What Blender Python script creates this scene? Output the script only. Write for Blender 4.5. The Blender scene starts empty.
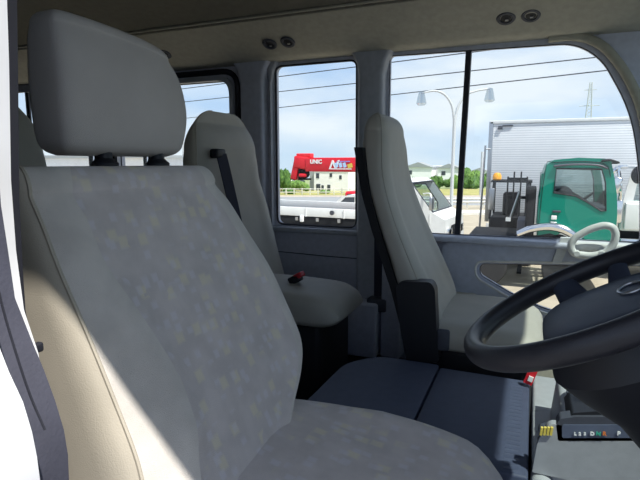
import bpy, bmesh, math, random
import numpy as np
from mathutils import Vector, Matrix
from mathutils.geometry import tessellate_polygon
random.seed(7)
S = bpy.context.scene
COL = S.collection

# ------------------------------------------------------------------ camera
PITCH, YAW, FPX = math.radians(8.75), math.radians(22.85), 500.0
CAM = Vector((0, 0, 2.0))
cd = bpy.data.cameras.new('camera'); cam = bpy.data.objects.new('camera', cd); COL.objects.link(cam)
cd.sensor_width = 36; cd.lens = 36 * FPX / 640; cd.clip_start = 0.02; cd.clip_end = 3000
cam.location = CAM; cam.rotation_euler = (math.pi / 2 - PITCH, 0, YAW)
S.camera = cam
_s, _c, _sp, _cp = math.sin(YAW), math.cos(YAW), math.sin(PITCH), math.cos(PITCH)
CF = Vector((-_s * _cp, _c * _cp, -_sp)); CR = Vector((_c, _s, 0)); CU = Vector((-_s * _sp, _c * _sp, _cp))
def ray(px, py): return CF + CR * ((px - 320) / FPX) + CU * ((240 - py) / FPX)
def at(px, py, X=None, Y=None, Z=None):
    """a point of the photograph on one real plane of the bus"""
    d = ray(px, py)
    t = (X / d.x) if X is not None else (Y / d.y) if Y is not None else (Z - CAM.z) / d.z
    return CAM + d * t

# ------------------------------------------------------------------ view, world, sun
S.view_settings.view_transform = 'Standard'; S.view_settings.look = 'None'
S.view_settings.gamma = 1; S.view_settings.use_curve_mapping = False
S.view_settings.exposure = 0.0
SKY, SUN = 1.12, 6.8
w = bpy.data.worlds.new('sky'); S.world = w; w.use_nodes = True
nt = w.node_tree; nt.nodes.clear()
def N(t, k, **kw):
    n = t.nodes.new(k)
    for a, b in kw.items(): setattr(n, a, b)
    return n
tc = N(nt, 'ShaderNodeTexCoord'); sx = N(nt, 'ShaderNodeSeparateXYZ'); nt.links.new(tc.outputs['Generated'], sx.inputs[0])
rp = N(nt, 'ShaderNodeValToRGB'); nt.links.new(sx.outputs['Z'], rp.inputs[0])
e = rp.color_ramp.elements
e[0].position = 0.0; e[0].color = (0.62, 0.77, 0.92, 1)
e[1].position = 1.0; e[1].color = (0.06, 0.13, 0.34, 1)
for p_, c_ in ((0.10, (0.48, 0.67, 0.93, 1)), (0.28, (0.32, 0.52, 0.88, 1)), (0.55, (0.12, 0.24, 0.54, 1))):
    q = e.new(p_); q.color = c_
mp = N(nt, 'ShaderNodeMapping'); nt.links.new(tc.outputs['Generated'], mp.inputs[0]); mp.inputs['Scale'].default_value = (1.0, 1.0, 3.2)
mp.inputs['Location'].default_value = (1.35, 0.4, 0.1)
ns = N(nt, 'ShaderNodeTexNoise'); nt.links.new(mp.outputs[0], ns.inputs['Vector'])
ns.inputs['Scale'].default_value = 2.6; ns.inputs['Detail'].default_value = 6; ns.inputs['Roughness'].default_value = 0.52
cr = N(nt, 'ShaderNodeValToRGB'); nt.links.new(ns.outputs['Fac'], cr.inputs[0])
cr.color_ramp.elements[0].position = 0.40; cr.color_ramp.elements[0].color = (0.08, 0.08, 0.08, 1)
cr.color_ramp.elements[1].position = 0.66; cr.color_ramp.elements[1].color = (0.92, 0.92, 0.92, 1)
mx = N(nt, 'ShaderNodeMixRGB'); nt.links.new(cr.outputs[0], mx.inputs[0]); nt.links.new(rp.outputs[0], mx.inputs[1]); mx.inputs[2].default_value = (0.90, 0.95, 1.0, 1)
bg = N(nt, 'ShaderNodeBackground'); nt.links.new(mx.outputs[0], bg.inputs[0]); bg.inputs[1].default_value = SKY
wo = N(nt, 'ShaderNodeOutputWorld'); nt.links.new(bg.outputs[0], wo.inputs[0])
sl = bpy.data.lights.new('sun', 'SUN'); so = bpy.data.objects.new('sun', sl); COL.objects.link(so)
sl.energy = SUN; sl.angle = math.radians(0.9); sl.color = (1.0, 0.96, 0.90)
so.rotation_euler = Vector((0.476, -0.263, 1.0)).to_track_quat('Z', 'Y').to_euler()

# ------------------------------------------------------------------ materials
def mat(name, col, rough=0.6, metal=0.0, var=0.06, scale=40, bump=0.0, bscale=300, spec=0.4, col2=None, sheen=0.0):
    m = bpy.data.materials.new(name); m.use_nodes = True; t = m.node_tree
    b = t.nodes['Principled BSDF']; b.inputs['Roughness'].default_value = rough; b.inputs['Metallic'].default_value = metal
    b.inputs['Specular IOR Level'].default_value = spec
    if sheen: b.inputs['Sheen Weight'].default_value = sheen
    co = N(t, 'ShaderNodeTexCoord'); n = N(t, 'ShaderNodeTexNoise'); t.links.new(co.outputs['Object'], n.inputs['Vector'])
    n.inputs['Scale'].default_value = scale; n.inputs['Detail'].default_value = 4
    r = N(t, 'ShaderNodeValToRGB'); t.links.new(n.outputs['Fac'], r.inputs[0])
    c2 = col2 or tuple(min(1, c * (1 + var)) for c in col); c1 = col if col2 else tuple(c * (1 - var) for c in col)
    r.color_ramp.elements[0].position = .35; r.color_ramp.elements[1].position = .65
    r.color_ramp.elements[0].color = (*c1, 1); r.color_ramp.elements[1].color = (*c2, 1)
    t.links.new(r.outputs[0], b.inputs['Base Color'])
    if bump:
        n2 = N(t, 'ShaderNodeTexNoise'); t.links.new(co.outputs['Object'], n2.inputs['Vector']); n2.inputs['Scale'].default_value = bscale
        bp = N(t, 'ShaderNodeBump'); bp.inputs['Strength'].default_value = bump; bp.inputs['Distance'].default_value = .002
        t.links.new(n2.outputs['Fac'], bp.inputs['Height']); t.links.new(bp.outputs[0], b.inputs['Normal'])
    return m
def mat_fabric(name, base, patch1, patch2):
    """woven velour with a scattered pattern of small pale squares"""
    m = mat(name, base, rough=.95, var=.07, scale=22, bump=.5, bscale=900, spec=.15, sheen=.1)
    t = m.node_tree; b = t.nodes['Principled BSDF']; src = b.inputs['Base Color'].links[0].from_socket
    co = N(t, 'ShaderNodeTexCoord'); ms = N(t, 'ShaderNodeMapping'); t.links.new(co.outputs['Object'], ms.inputs[0]); ms.inputs['Scale'].default_value = (.8, 1, 1)
    for k, (pc, sc) in enumerate(((patch1, 34), (patch2, 47))):
        v = N(t, 'ShaderNodeTexVoronoi', distance='CHEBYCHEV'); t.links.new(ms.outputs[0], v.inputs['Vector']); v.inputs['Scale'].default_value = sc
        a = N(t, 'ShaderNodeMapRange', interpolation_type='SMOOTHSTEP'); t.links.new(v.outputs['Distance'], a.inputs[0])
        for q_, z_ in zip((1, 2, 3, 4), (.40, .18, 0.0, 1.0)): a.inputs[q_].default_value = z_
        sp = N(t, 'ShaderNodeSeparateColor'); t.links.new(v.outputs['Color'], sp.inputs[0])
        g = N(t, 'ShaderNodeMath', operation='GREATER_THAN'); t.links.new(sp.outputs[k], g.inputs[0]); g.inputs[1].default_value = .45
        mu = N(t, 'ShaderNodeMath', operation='MULTIPLY'); t.links.new(a.outputs[0], mu.inputs[0]); t.links.new(g.outputs[0], mu.inputs[1])
        m2 = N(t, 'ShaderNodeMath', operation='MULTIPLY'); t.links.new(mu.outputs[0], m2.inputs[0]); m2.inputs[1].default_value = .55
        x = N(t, 'ShaderNodeMixRGB'); t.links.new(m2.outputs[0], x.inputs[0]); t.links.new(src, x.inputs[1]); x.inputs[2].default_value = (*pc, 1); src = x.outputs[0]
    t.links.new(src, b.inputs['Base Color'])
    return m
def mat_glass(name, tint=(.93, .97, .97), refl=.05):
    m = bpy.data.materials.new(name); m.use_nodes = True; t = m.node_tree; t.nodes.clear()
    o = N(t, 'ShaderNodeOutputMaterial'); x = N(t, 'ShaderNodeMixShader'); tr = N(t, 'ShaderNodeBsdfTransparent'); g = N(t, 'ShaderNodeBsdfGlossy')
    tr.inputs[0].default_value = (*tint, 1); g.inputs['Roughness'].default_value = .02; x.inputs[0].default_value = refl
    t.links.new(tr.outputs[0], x.inputs[1]); t.links.new(g.outputs[0], x.inputs[2]); t.links.new(x.outputs[0], o.inputs[0])
    return m
M = {}
M['trim'] = mat('interior plastic', (.48, .50, .58), .55, bump=.15, bscale=700)
M['pillar'] = mat('pillar plastic', (.40, .42, .47), .55, bump=.15, bscale=700)
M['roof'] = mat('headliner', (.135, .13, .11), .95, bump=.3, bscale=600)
M['duct'] = mat('air duct plastic', (.36, .35, .30), .7)
M['apillar'] = mat('front trim', (.36, .345, .28), .7)
M['doorlow'] = mat('door panel', (.50, .48, .42), .7)
M['dash'] = mat('console plastic', (.36, .37, .39), .5, bump=.15, bscale=800)
M['handle'] = mat('handle plastic', (.62, .62, .60), .4)
M['fab'] = mat_fabric('patterned velour', (.58, .53, .51), (.74, .68, .49), (.66, .63, .67))
M['fabp'] = mat('plain velour', (.60, .56, .515), .95, var=.08, scale=18, bump=.5, bscale=900, spec=.15, sheen=.35)
M['vinyl'] = mat('cream vinyl', (.46, .415, .335), .6, var=.05, scale=12, bump=.2, bscale=500)
M['vinyl2'] = mat('pale vinyl', (.40, .38, .335), .6, var=.04, scale=12, bump=.2, bscale=500)
M['hrest'] = mat('headrest cloth', (.50, .465, .435), .85, var=.03, scale=15, bump=.4, bscale=900, spec=.2)
M['black'] = mat('black plastic', (.012, .013, .018), .5)
M['dgrey'] = mat('dark plastic', (.06, .065, .085), .55)
M['cover'] = mat('engine cover plastic', (.052, .064, .110), .6, bump=.3, bscale=400)
M['floor'] = mat('floor carpet', (.014, .015, .02), .95, bump=.5, bscale=500)
M['mat'] = mat('rubber mat', (.40, .37, .31), .9)
M['wheel'] = mat('steering leather', (.022, .022, .028), .38, bump=.2, bscale=500)
M['pad'] = mat('airbag cover', (.045, .055, .085), .5, bump=.2, bscale=600)
M['belt'] = mat('belt webbing', (.035, .037, .06), .8, bump=.3, bscale=600)
M['gasket'] = mat('rubber gasket', (.02, .02, .028), .6)
M['weather'] = mat('grey weatherstrip', (.065, .066, .09), .7, bump=.2)
M['paint'] = mat('white body paint', (.78, .78, .79), .25, var=.01)
M['chrome'] = mat('chrome', (.75, .76, .78), .12, 1.0, var=.02)
M['steel'] = mat('brushed steel', (.45, .46, .48), .35, 1.0)
M['red'] = mat('red paint', (.72, .02, .035), .35)
M['redbuckle'] = mat('red button', (.45, .02, .03), .4)
M['white'] = mat('white truck paint', (.78, .79, .78), .35, var=.03, scale=6)
M['wtext'] = mat('white lettering', (.85, .85, .85), .5, var=.01)
M['green'] = mat('green truck paint', (.0, .20, .14), .3, var=.05)
M['darktruck'] = mat('black chassis', (.014, .015, .018), .7, spec=.2)
M['tyre'] = mat('tyre rubber', (.03, .03, .032), .85)
M['orange'] = mat('orange beacon', (.85, .38, .03), .4)
M['yellow'] = mat('yellow sticker', (.70, .55, .10), .5, var=.01)
M['tgreen'] = mat('green mark', (.05, .45, .30), .5); M['torange'] = mat('orange mark', (.8, .22, .05), .5)
M['tviolet'] = mat('violet mark', (.35, .25, .65), .5); M['tblue'] = mat('pale blue mark', (.45, .65, .9), .5)
M['purple'] = mat('purple panel', (.10, .08, .40), .5)
M['asph'] = mat('yard asphalt', (.40, .35, .265), .9, var=.12, scale=1.2, bump=.3, bscale=60)
M['dimasph'] = mat('bounce-dimming asphalt', (.18, .18, .18), .9, var=.12, scale=2, bump=.3, bscale=60)  # dark tone added to weaken bounce light off the unseen near ground
M['road'] = mat('road asphalt', (.30, .31, .32), .9, var=.06, scale=1)
M['sand'] = mat('gravel kerb', (.50, .43, .36), .9, var=.1, scale=3)
M['kerb'] = mat('white concrete', (.68, .67, .62), .85, var=.08, scale=3)
M['grass'] = mat('grass', (.26, .27, .07), .95, scale=.8, col2=(.48, .42, .17))
M['field'] = mat('green field', (.20, .27, .10), .95, scale=.15, col2=(.32, .36, .18))
M['leaf'] = mat('foliage', (.035, .10, .02), .9, scale=3, col2=(.12, .22, .05), bump=1.0, bscale=20)
M['leaf2'] = mat('foliage light', (.07, .16, .03), .9, scale=3, col2=(.20, .32, .08), bump=1.0, bscale=20)
M['bark'] = mat('bark', (.10, .07, .05), .9)
M['house'] = mat('white render', (.88, .88, .88), .8, var=.04, scale=1)
M['roofg'] = mat('grey roof', (.34, .36, .37), .7)
M['wind'] = mat('dark window', (.06, .07, .09), .2)
M['steelpole'] = mat('galvanised pole', (.55, .58, .60), .5)
M['wire'] = mat('black wire', (.05, .06, .09), .6)
M['glass'] = mat_glass('window glass', (.96, .98, .98), .03); M['lightcut'] = mat_glass('privacy glass', (.12, .13, .13)); M['screen'] = mat_glass('windshield glass', (.80, .86, .84), .06); M['cabglass'] = mat_glass('cab glass', (.80, .86, .85), .08); M['lampglass'] = mat_glass('lamp glass', (.8, .85, .88), .3)  # very dark tint added for unseen windows, to dim the cabin
def mat_ribbed():
    m = mat('ribbed aluminium', (.80, .82, .84), .4, var=.03, scale=2); t = m.node_tree; b = t.nodes['Principled BSDF']; src = b.inputs['Base Color'].links[0].from_socket
    co = N(t, 'ShaderNodeTexCoord'); s = N(t, 'ShaderNodeSeparateXYZ'); t.links.new(co.outputs['Object'], s.inputs[0])
    a = N(t, 'ShaderNodeMath', operation='MULTIPLY'); t.links.new(s.outputs['Z'], a.inputs[0]); a.inputs[1].default_value = 15
    f = N(t, 'ShaderNodeMath', operation='FRACT'); t.links.new(a.outputs[0], f.inputs[0])
    g = N(t, 'ShaderNodeMath', operation='LESS_THAN'); t.links.new(f.outputs[0], g.inputs[0]); g.inputs[1].default_value = .3
    x = N(t, 'ShaderNodeMixRGB'); t.links.new(g.outputs[0], x.inputs[0]); t.links.new(src, x.inputs[1]); x.inputs[2].default_value = (.56, .59, .63, 1)
    t.links.new(x.outputs[0], b.inputs['Base Color'])
    bp = N(t, 'ShaderNodeBump'); bp.inputs['Strength'].default_value = .3; bp.inputs['Distance'].default_value = .01; t.links.new(f.outputs[0], bp.inputs['Height']); t.links.new(bp.outputs[0], b.inputs['Normal'])
    return m
M['ribbed'] = mat_ribbed()

# ------------------------------------------------------------------ helpers
def obj(name, bm, m, parent=None, smooth=True, kind=None, label=None, flat=False):
    me = bpy.data.meshes.new(name); bm.normal_update(); bmesh.ops.recalc_face_normals(bm, faces=bm.faces); bm.to_mesh(me); bm.free()
    me.materials.append(M[m] if isinstance(m, str) else m)
    if smooth and not flat:
        me.polygons.foreach_set('use_smooth', [True] * len(me.polygons))
        me.set_sharp_from_angle(angle=math.radians(38))
    o = bpy.data.objects.new(name, me); COL.objects.link(o)
    if parent is not None: o.parent = parent; o.matrix_parent_inverse = Matrix.Identity(4); 
    if kind: o['kind'] = kind
    if label: o['label'] = label
    return o
def tag(o, label, cat, group=None, kind=None):
    o['label'] = label; o['category'] = cat
    if group: o['group'] = group
    if kind: o['kind'] = kind
    return o
def thing(name, label, cat, loc=(0, 0, 0), rz=0, group=None):
    o = bpy.data.objects.new(name, None); COL.objects.link(o); o.location = loc; o.rotation_euler = (0, 0, rz); o.empty_display_size = .1
    return tag(o, label, cat, group)
def dup(root, loc, label=None):
    r = root.copy(); COL.objects.link(r); r.location = loc
    if label: r['label'] = label
    for ch in list(root.children):
        c = ch.copy(); COL.objects.link(c); c.parent = r
        for g in list(ch.children):
            d = g.copy(); COL.objects.link(d); d.parent = c
    return r
def B(): return bmesh.new()
def box(bm, c, s, rot=None, bev=0.0):
    r = bmesh.ops.create_cube(bm, size=1.0); vs = r['verts']
    mt = Matrix.Translation(Vector(c)) @ (rot.to_4x4() if rot else Matrix.Identity(4)) @ Matrix.Diagonal((*s, 1))
    bmesh.ops.transform(bm, matrix=mt, verts=vs)
    if bev:
        es = list({ed for v in vs for ed in v.link_edges})
        bmesh.ops.bevel(bm, geom=es, offset=bev, segments=3, profile=.5, affect='EDGES')
    return bm
def bx(x0, x1, y0, y1, z0, z1, bev=0.0, bm=None):
    return box(bm or B(), ((x0 + x1) / 2, (y0 + y1) / 2, (z0 + z1) / 2), (abs(x1 - x0), abs(y1 - y0), abs(z1 - z0)), None, bev)
def loft(bm, rows, cap=(True, True), closed=True):
    vs = [[bm.verts.new(p) for p in r] for r in rows]; n = len(rows[0])
    for a, b in zip(vs, vs[1:]):
        for i in range(n if closed else n - 1):
            j = (i + 1) % n
            try: bm.faces.new((a[i], a[j], b[j], b[i]))
            except ValueError: pass
    for k, f in ((0, cap[0]), (-1, cap[1])):
        if f:
            try: bm.faces.new(vs[k])
            except ValueError: pass
    return bm
def catmull(pts, n):
    P = [np.array(p, float) for p in pts]; P = [2 * P[0] - P[1]] + P + [2 * P[-1] - P[-2]]; out = []
    for i in range(1, len(P) - 2):
        for k in range(n):
            t = k / n; a, b, c, d = P[i - 1:i + 3]
            out.append(.5 * ((2 * b) + (-a + c) * t + (2 * a - 5 * b + 4 * c - d) * t * t + (-a + 3 * b - 3 * c + d) * t ** 3))
    out.append(P[-2]); return out
def tube(bm, pts, r, seg=10, closed=False, sub=0, flat=1.0, up=Vector((0, 0, 1))):
    P = [Vector(p) for p in pts]
    n0 = len(P)
    if sub: P = [Vector(p) for p in catmull([list(p) for p in P], sub)]
    if isinstance(r, (list, tuple)): r = [float(np.interp(i / (len(P) - 1) * (len(r) - 1), range(len(r)), r)) for i in range(len(P))]
    rows = []; n = len(P)
    for i, p in enumerate(P):
        a = P[(i - 1) % n] if closed or i > 0 else p; b = P[(i + 1) % n] if closed or i < n - 1 else p
        t = (b - a).normalized(); s = t.cross(up)
        if s.length < 1e-3: s = t.cross(Vector((0, 1, 0)))
        s.normalize(); u = s.cross(t).normalized(); rr = r[i] if isinstance(r, (list, tuple)) else r
        rows.append([p + s * math.cos(2 * math.pi * k / seg) * rr + u * math.sin(2 * math.pi * k / seg) * rr * flat for k in range(seg)])
    if closed: rows.append(rows[0]); 
    loft(bm, rows, (not closed, not closed))
    if closed: bmesh.ops.remove_doubles(bm, verts=bm.verts, dist=1e-6)
    return bm
def lathe(bm, prof, M4=Matrix.Identity(4), seg=28):
    rows = [[M4 @ Vector((r * math.cos(2 * math.pi * k / seg), r * math.sin(2 * math.pi * k / seg), z)) for k in range(seg)] for r, z in prof]
    return loft(bm, rows)
def roundpoly(pts, r, seg=6):
    """2-D polygon with rounded corners; r one radius or a list"""
    out = []; n = len(pts)
    for i, p in enumerate(pts):
        a, b, c = Vector(pts[i - 1]), Vector(p), Vector(pts[(i + 1) % n]); rr = r[i] if isinstance(r, (list, tuple)) else r
        if rr <= 0: out.append(tuple(b)); continue
        u = (a - b); v = (c - b); rr = min(rr, u.length * .48, v.length * .48); p0 = b + u.normalized() * rr; p1 = b + v.normalized() * rr
        for k in range(seg + 1):
            t = k / seg; q = p0 * (1 - t) ** 2 + b * 2 * t * (1 - t) + p1 * t * t; out.append(tuple(q))
    return out
def plate(bm, outer, holes, fn, th):
    """flat plate with holes: fn(u, v, w) -> 3-D, thickness th along w"""
    polys = [[Vector((x, y, 0)) for x, y in p] for p in [outer] + list(holes)]
    flat = [p for poly in polys for p in poly]; tris = tessellate_polygon(polys)
    f = [bm.verts.new(fn(p.x, p.y, 0)) for p in flat]; g = [bm.verts.new(fn(p.x, p.y, th)) for p in flat]
    for t in tris:
        try:
            bm.faces.new([f[i] for i in t]); bm.faces.new([g[i] for i in reversed(t)])
        except ValueError: pass
    k = 0
    for poly in polys:
        n = len(poly)
        for i in range(n):
            j = (i + 1) % n
            try: bm.faces.new((f[k + i], f[k + j], g[k + j], g[k + i]))
            except ValueError: pass
        k += n
    return bm
XZ = lambda y0: (lambda u, v, w: Vector((u, y0 + w, v)))       # plates standing along the bus
YZ = lambda x0: (lambda u, v, w: Vector((x0 + w, u, v)))
def text(name, s, m, size, loc, rot, parent, ext=.002, shear=0, bold=0, label=None):
    c = bpy.data.curves.new(name, 'FONT'); c.body = s; c.size = size; c.extrude = ext; c.shear = shear; c.offset = bold
    c.resolution_u = 3; tmp = bpy.data.objects.new('tmp', c); COL.objects.link(tmp)
    me = bpy.data.meshes.new_from_object(tmp); COL.objects.unlink(tmp); bpy.data.objects.remove(tmp); me.name = name
    o = bpy.data.objects.new(name, me); COL.objects.link(o); o.location = loc; o.rotation_euler = rot; me.materials.clear(); me.materials.append(M[m]); o.parent = parent
    if label: o['label'] = label
    return o

def section(f, b, y0, y1, n=4.0, seg=56, bol=0.0, bw=.62, flank=None):
    """horizontal slice of a seat back: f/b front and back x; y0/y1 near and far side; bol side bolsters standing proud of the front"""
    yc, hw, xc, hd = (y0 + y1) / 2, (y1 - y0) / 2, (f + b) / 2, (f - b) / 2; out = []
    for k in range(seg):
        th = 2 * math.pi * k / seg; c, s = math.cos(th), math.sin(th)
        u = math.copysign(abs(c) ** (2 / n), c); v = math.copysign(abs(s) ** (2 / n), s)
        x = xc + hd * u; y = yc + hw * v
        if u > 0 and bol:
            a = abs(v); sm = min(1, max(0, (a - bw + .14) / .28)); sm = sm * sm * (3 - 2 * sm)
            x -= bol * (1 - sm) * u; x += .15 * bol * math.cos(a * 1.5) * u
        if flank is not None and v < 0:
            q = min(1, max(0, (.97 - u) / .25)); q = q * q * (3 - 2 * q); y += (flank - y0) * q * min(1, abs(v) * 1.0) ** 2
        out.append((x, y))
    return out
def seat_loft(keys, n=4.0, seg=56, sub=7, bol=0.0, bw=.62, flank=None):
    """keys: (z, front, back, y_near, y_far[, bolster]) from bottom to top"""
    K = catmull([list(k) + ([bol] if len(k) == 5 else []) for k in keys], sub); rows = []
    for q in K:
        z, f, b, y0, y1, bl = q
        rows.append([(x, y, z) for x, y in section(f, b, y0, y1, n, seg, bl, bw, flank)])
    return rows
def split_loft(rows, pick, invert=False):
    """faces of a loft whose ring index passes pick(i, row)"""
    bm = B(); n = len(rows[0]); vs = [[bm.verts.new(p) for p in r] for r in rows]
    for r in range(len(rows) - 1):
        for i in range(n):
            if bool(pick(i, r)) != invert:
                j = (i + 1) % n; bm.faces.new((vs[r][i], vs[r][j], vs[r + 1][j], vs[r + 1][i]))
    if invert or True:
        if invert:
            for k in (0, -1): bm.faces.new(vs[k])
    loose = [v for v in bm.verts if not v.link_faces]; bmesh.ops.delete(bm, geom=loose, context='VERTS')
    return bm
def dome_top(keys, z_top, r, steps=6):
    """add rows that round over the top of a seat back"""
    z, f, b, y0, y1 = keys[-1][:5]; out = list(keys)
    for k in range(1, steps + 1):
        a = math.pi / 2 * k / steps; d = r * (1 - math.cos(a)); hz = (z_top - z) * math.sin(a); t = min(d, (f - b) * .46)
        out.append((z + hz, f - t, b + t, y0 + d, y1 - d) + tuple(keys[-1][5:]))
    return out

# ------------------------------------------------------------------ the yard and everything outside
def gz(x, y): return -0.3 - 0.026 * max(0.0, -0.388 * x + 0.921 * y)   # the ground falls gently away from the bus
FH = Vector((-_s, _c, 0))
def out(px, d, h=0.0):
    r = ray(px, 185); k = d / (r.x * FH.x + r.y * FH.y); p = Vector((r.x * k, r.y * k, 0)); p.z = gz(p.x, p.y) + h; return p
def ground_strip(name, d0, d1, m, h, label=None, x0=-220, x1=220):
    """a band of ground between two distances, running across the view"""
    bm = B(); rows = []
    for d in (d0, d1):
        rows.append([])
        for k in range(13):
            s = x0 + (x1 - x0) * k / 12; p = FH * d + CR * s; rows[-1].append(Vector((p.x, p.y, gz(p.x, p.y) + h)))
    vs = [[bm.verts.new(p) for p in r] for r in rows]; lo = [[bm.verts.new(p - Vector((0, 0, .25))) for p in r] for r in rows]
    for k in range(12):
        bm.faces.new((vs[0][k], vs[0][k + 1], vs[1][k + 1], vs[1][k])); bm.faces.new((vs[0][k], vs[0][k + 1], lo[0][k + 1], lo[0][k]))
    return obj(name, bm, m, kind='structure')
ground_strip('ground', 2.6, 40, 'asph', 0)
ground_strip('pavement', -40, 2.6, 'dimasph', 0)  # unseen driver-side ground, darkened to cut bounce through the open door
ground_strip('kerb', 30, 32.5, 'kerb', .12)
ground_strip('road', 40, 56, 'road', .0)
ground_strip('path', 56, 60, 'sand', .03)
ground_strip('lawn', 60, 90, 'grass', .05)
ground_strip('field', 90, 420, 'field', .0, x0=-500, x1=500)

def bar(bm, p0, p1, r): return tube(bm, [p0, p1], r, 8)
def wheel_parts(parent, x, y, r, wd, hubm='white', z=None):
    z = r if z is None else z
    R = Matrix.Translation((x, y, z)) @ Matrix.Rotation(math.pi / 2, 4, 'X')
    bm = B(); lathe(bm, [(r * .55, -wd / 2), (r * .92, -wd / 2), (r, -wd * .36), (r, wd * .36), (r * .92, wd / 2), (r * .55, wd / 2)], R, 32)
    t = obj('wheel', bm, 'tyre', parent)
    bm = B(); lathe(bm, [(.001, wd * .30), (r * .18, wd * .42), (r * .22, wd * .2), (r * .42, wd * .12), (r * .56, wd * .48), (r * .60, wd * .48), (r * .6, -wd * .4), (.001, -wd * .4)], R, 32)
    obj('hub', bm, hubm, t)
    return t

def truck_cab(t, paint, L, z0, z1, wdt, prof, win, lean=.12):
    """t: thing empty at ground, cab from x 0 to L; prof and win are side outlines (x, z)"""
    for y in (0.0, wdt - .05):
        o = obj('cab_side', plate(B(), prof, [win], XZ(y), .05), paint, t)
        g = obj('side_window', plate(B(), win, [], XZ(y + .02), .006), 'cabglass', o)
        bm = B(); tube(bm, [(u, y - .004, v) for u, v in win], .016, 8, closed=True, up=Vector((0, 1, 0))); obj('window_seal', bm, 'black', o)
    # skin between the sides following the outline
    n = len(prof); 
    def skin(idx, name, m, inset=.0):
        bm = B(); rows = [[Vector((prof[i][0], y, prof[i][1])) for i in idx] for y in (.02, wdt - .02)]
        vs = [[bm.verts.new(p) for p in r] for r in rows]
        for k in range(len(idx) - 1): bm.faces.new((vs[0][k], vs[0][k + 1], vs[1][k + 1], vs[1][k]))
        return obj(name, bm, m, t, flat=True)
    return skin

def green_truck():
    loc = out(540, 9.9); KX = (at(621, 185, Y=loc.y).x - loc.x) / 1.72
    t = thing('truck', 'truck with a green cab and silver wheel arch parked before the ribbed box trailer', 'truck', loc)
    t.scale = (KX, 1, 1)
    # outline in metres from the rear lower corner of the cab
    prof = [(0, .95), (0, 1.75), (.06, 2.35), (.12, 2.52), (.28, 2.62), (.8, 2.66), (1.35, 2.64), (1.48, 2.58), (1.56, 2.35), (1.66, 1.95), (1.70, 1.6), (1.71, .70), (1.35, .62), (1.25, .95), (.95, 1.20), (.55, 1.20), (.3, 1.1)]
    win = [(.32, 1.98), (.34, 2.45), (1.30, 2.44), (1.40, 2.2), (1.46, 1.66), (1.36, 1.66), (1.05, 1.82), (.8, 1.93)]
    sk = truck_cab(t, 'green', 1.7, .9, 2.65, 2.1, prof, win)
    sk([2, 3, 4, 5, 6, 7], 'roof', 'green'); sk([9, 10, 11], 'front_panel', 'green'); sk([7, 8, 9], 'windshield', 'cabglass')
    obj('rear_panel', plate(B(), [(0.02, .95), (2.08, .95), (2.08, 2.35), (.02, 2.35)], [[(.35, 1.8), (1.75, 1.8), (1.75, 2.3), (.35, 2.3)]], YZ(0.02), .03), 'green', t)
    bm = B(); tube(bm, [(.28, -.03, 2.50), (.7, -.045, 2.53), (1.2, -.045, 2.52), (1.42, -.03, 2.46)], .035, 8, sub=4, flat=.6); obj('rain_visor', bm, 'dgrey', t)
    bm = B(); tube(bm, [(1.28, -.02, 2.60), (1.45, -.05, 2.61), (1.60, -.02, 2.57), (1.62, .3, 2.56), (1.62, 1.8, 2.56)], .045, 8, sub=3, flat=.5); obj('sun_visor', bm, 'darktruck', t)
    bm = B(); box(bm, (.36, -.02, 1.36), (.14, .02, .11), None, .01); box(bm, (.36, -.02, 1.50), (.12, .02, .08), None, .01); obj('emblem', bm, 'white', t)
    bm = B(); tube(bm, [(-.45, -.03, 1.14), (-.1, -.03, 1.27), (.35, -.03, 1.32), (.78, -.03, 1.20), (1.10, -.03, .92), (1.22, -.03, .6)], [.07, .09, .10, .10, .085, .06], 10, sub=5, flat=.9); obj('wheel_arch', bm, 'chrome', t)
    bm = B(); tube(bm, [(-.4, .02, .98), (.3, .02, 1.12), (.7, .02, 1.02), (1.0, .02, .72)], [.07] * 4, 8); obj('mudguard', bm, 'darktruck', t)
    obj('door_handle', bx(.32, .5, -.04, 0, 1.6, 1.64, .008), 'dgrey', t)
    bm = B(); tube(bm, [(.02, -.006, 1.1), (.1, -.006, 2.45), (.3, -.006, 2.57), (1.3, -.006, 2.56), (1.5, -.006, 2.3)], .007, 6, sub=3); obj('door_seam', bm, 'darktruck', t)
    bm = B(); bx(-1.6, 1.6, .55, .75, .75, .93, bm=bm); bx(-1.6, 1.6, 1.3, 1.5, .75, .93, bm=bm)
    for x in (-1.2, -.6, 0): bx(x, x + .12, .6, 1.45, .78, .9, bm=bm)
    obj('chassis', bm, 'darktruck', t)
    obj('deck', bx(-1.7, -.38, 0, 2.1, .93, 1.0, .01), 'darktruck', t)
    bm = B(); box(bm, (-.18, .25, 1.55), (.22, .4, 1.1), None, .04); obj('air_intake', bm, 'darktruck', t)
    bm = B(); box(bm, (-.3, .6, 1.2), (.35, .9, .4), None, .03); obj('tank', bm, 'dgrey', t)
    obj('seat', bx(.35, .75, .3, 1.8, 1.2, 2.05, .06), 'dgrey', t)
    bm = B(); lathe(bm, [(.19, -.015), (.215, 0), (.19, .015)], Matrix.Translation((1.2, 1.5, 1.82)) @ Matrix.Rotation(-.6, 4, 'Y'), 24); obj('steering_wheel', bm, 'black', t)
    obj('dashboard', bx(1.3, 1.6, .1, 2.0, 1.1, 1.7, .05), 'dgrey', t)
    obj('bumper', bx(1.55, 1.78, .02, 2.08, .45, .8, .04), 'white', t)
    wheel_parts(t, .62, .20, .46, .26, 'white'); wheel_parts(t, .62, 1.9, .46, .26, 'white'); wheel_parts(t, -1.1, .2, .46, .26, 'white')
    return t
green_truck()

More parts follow.
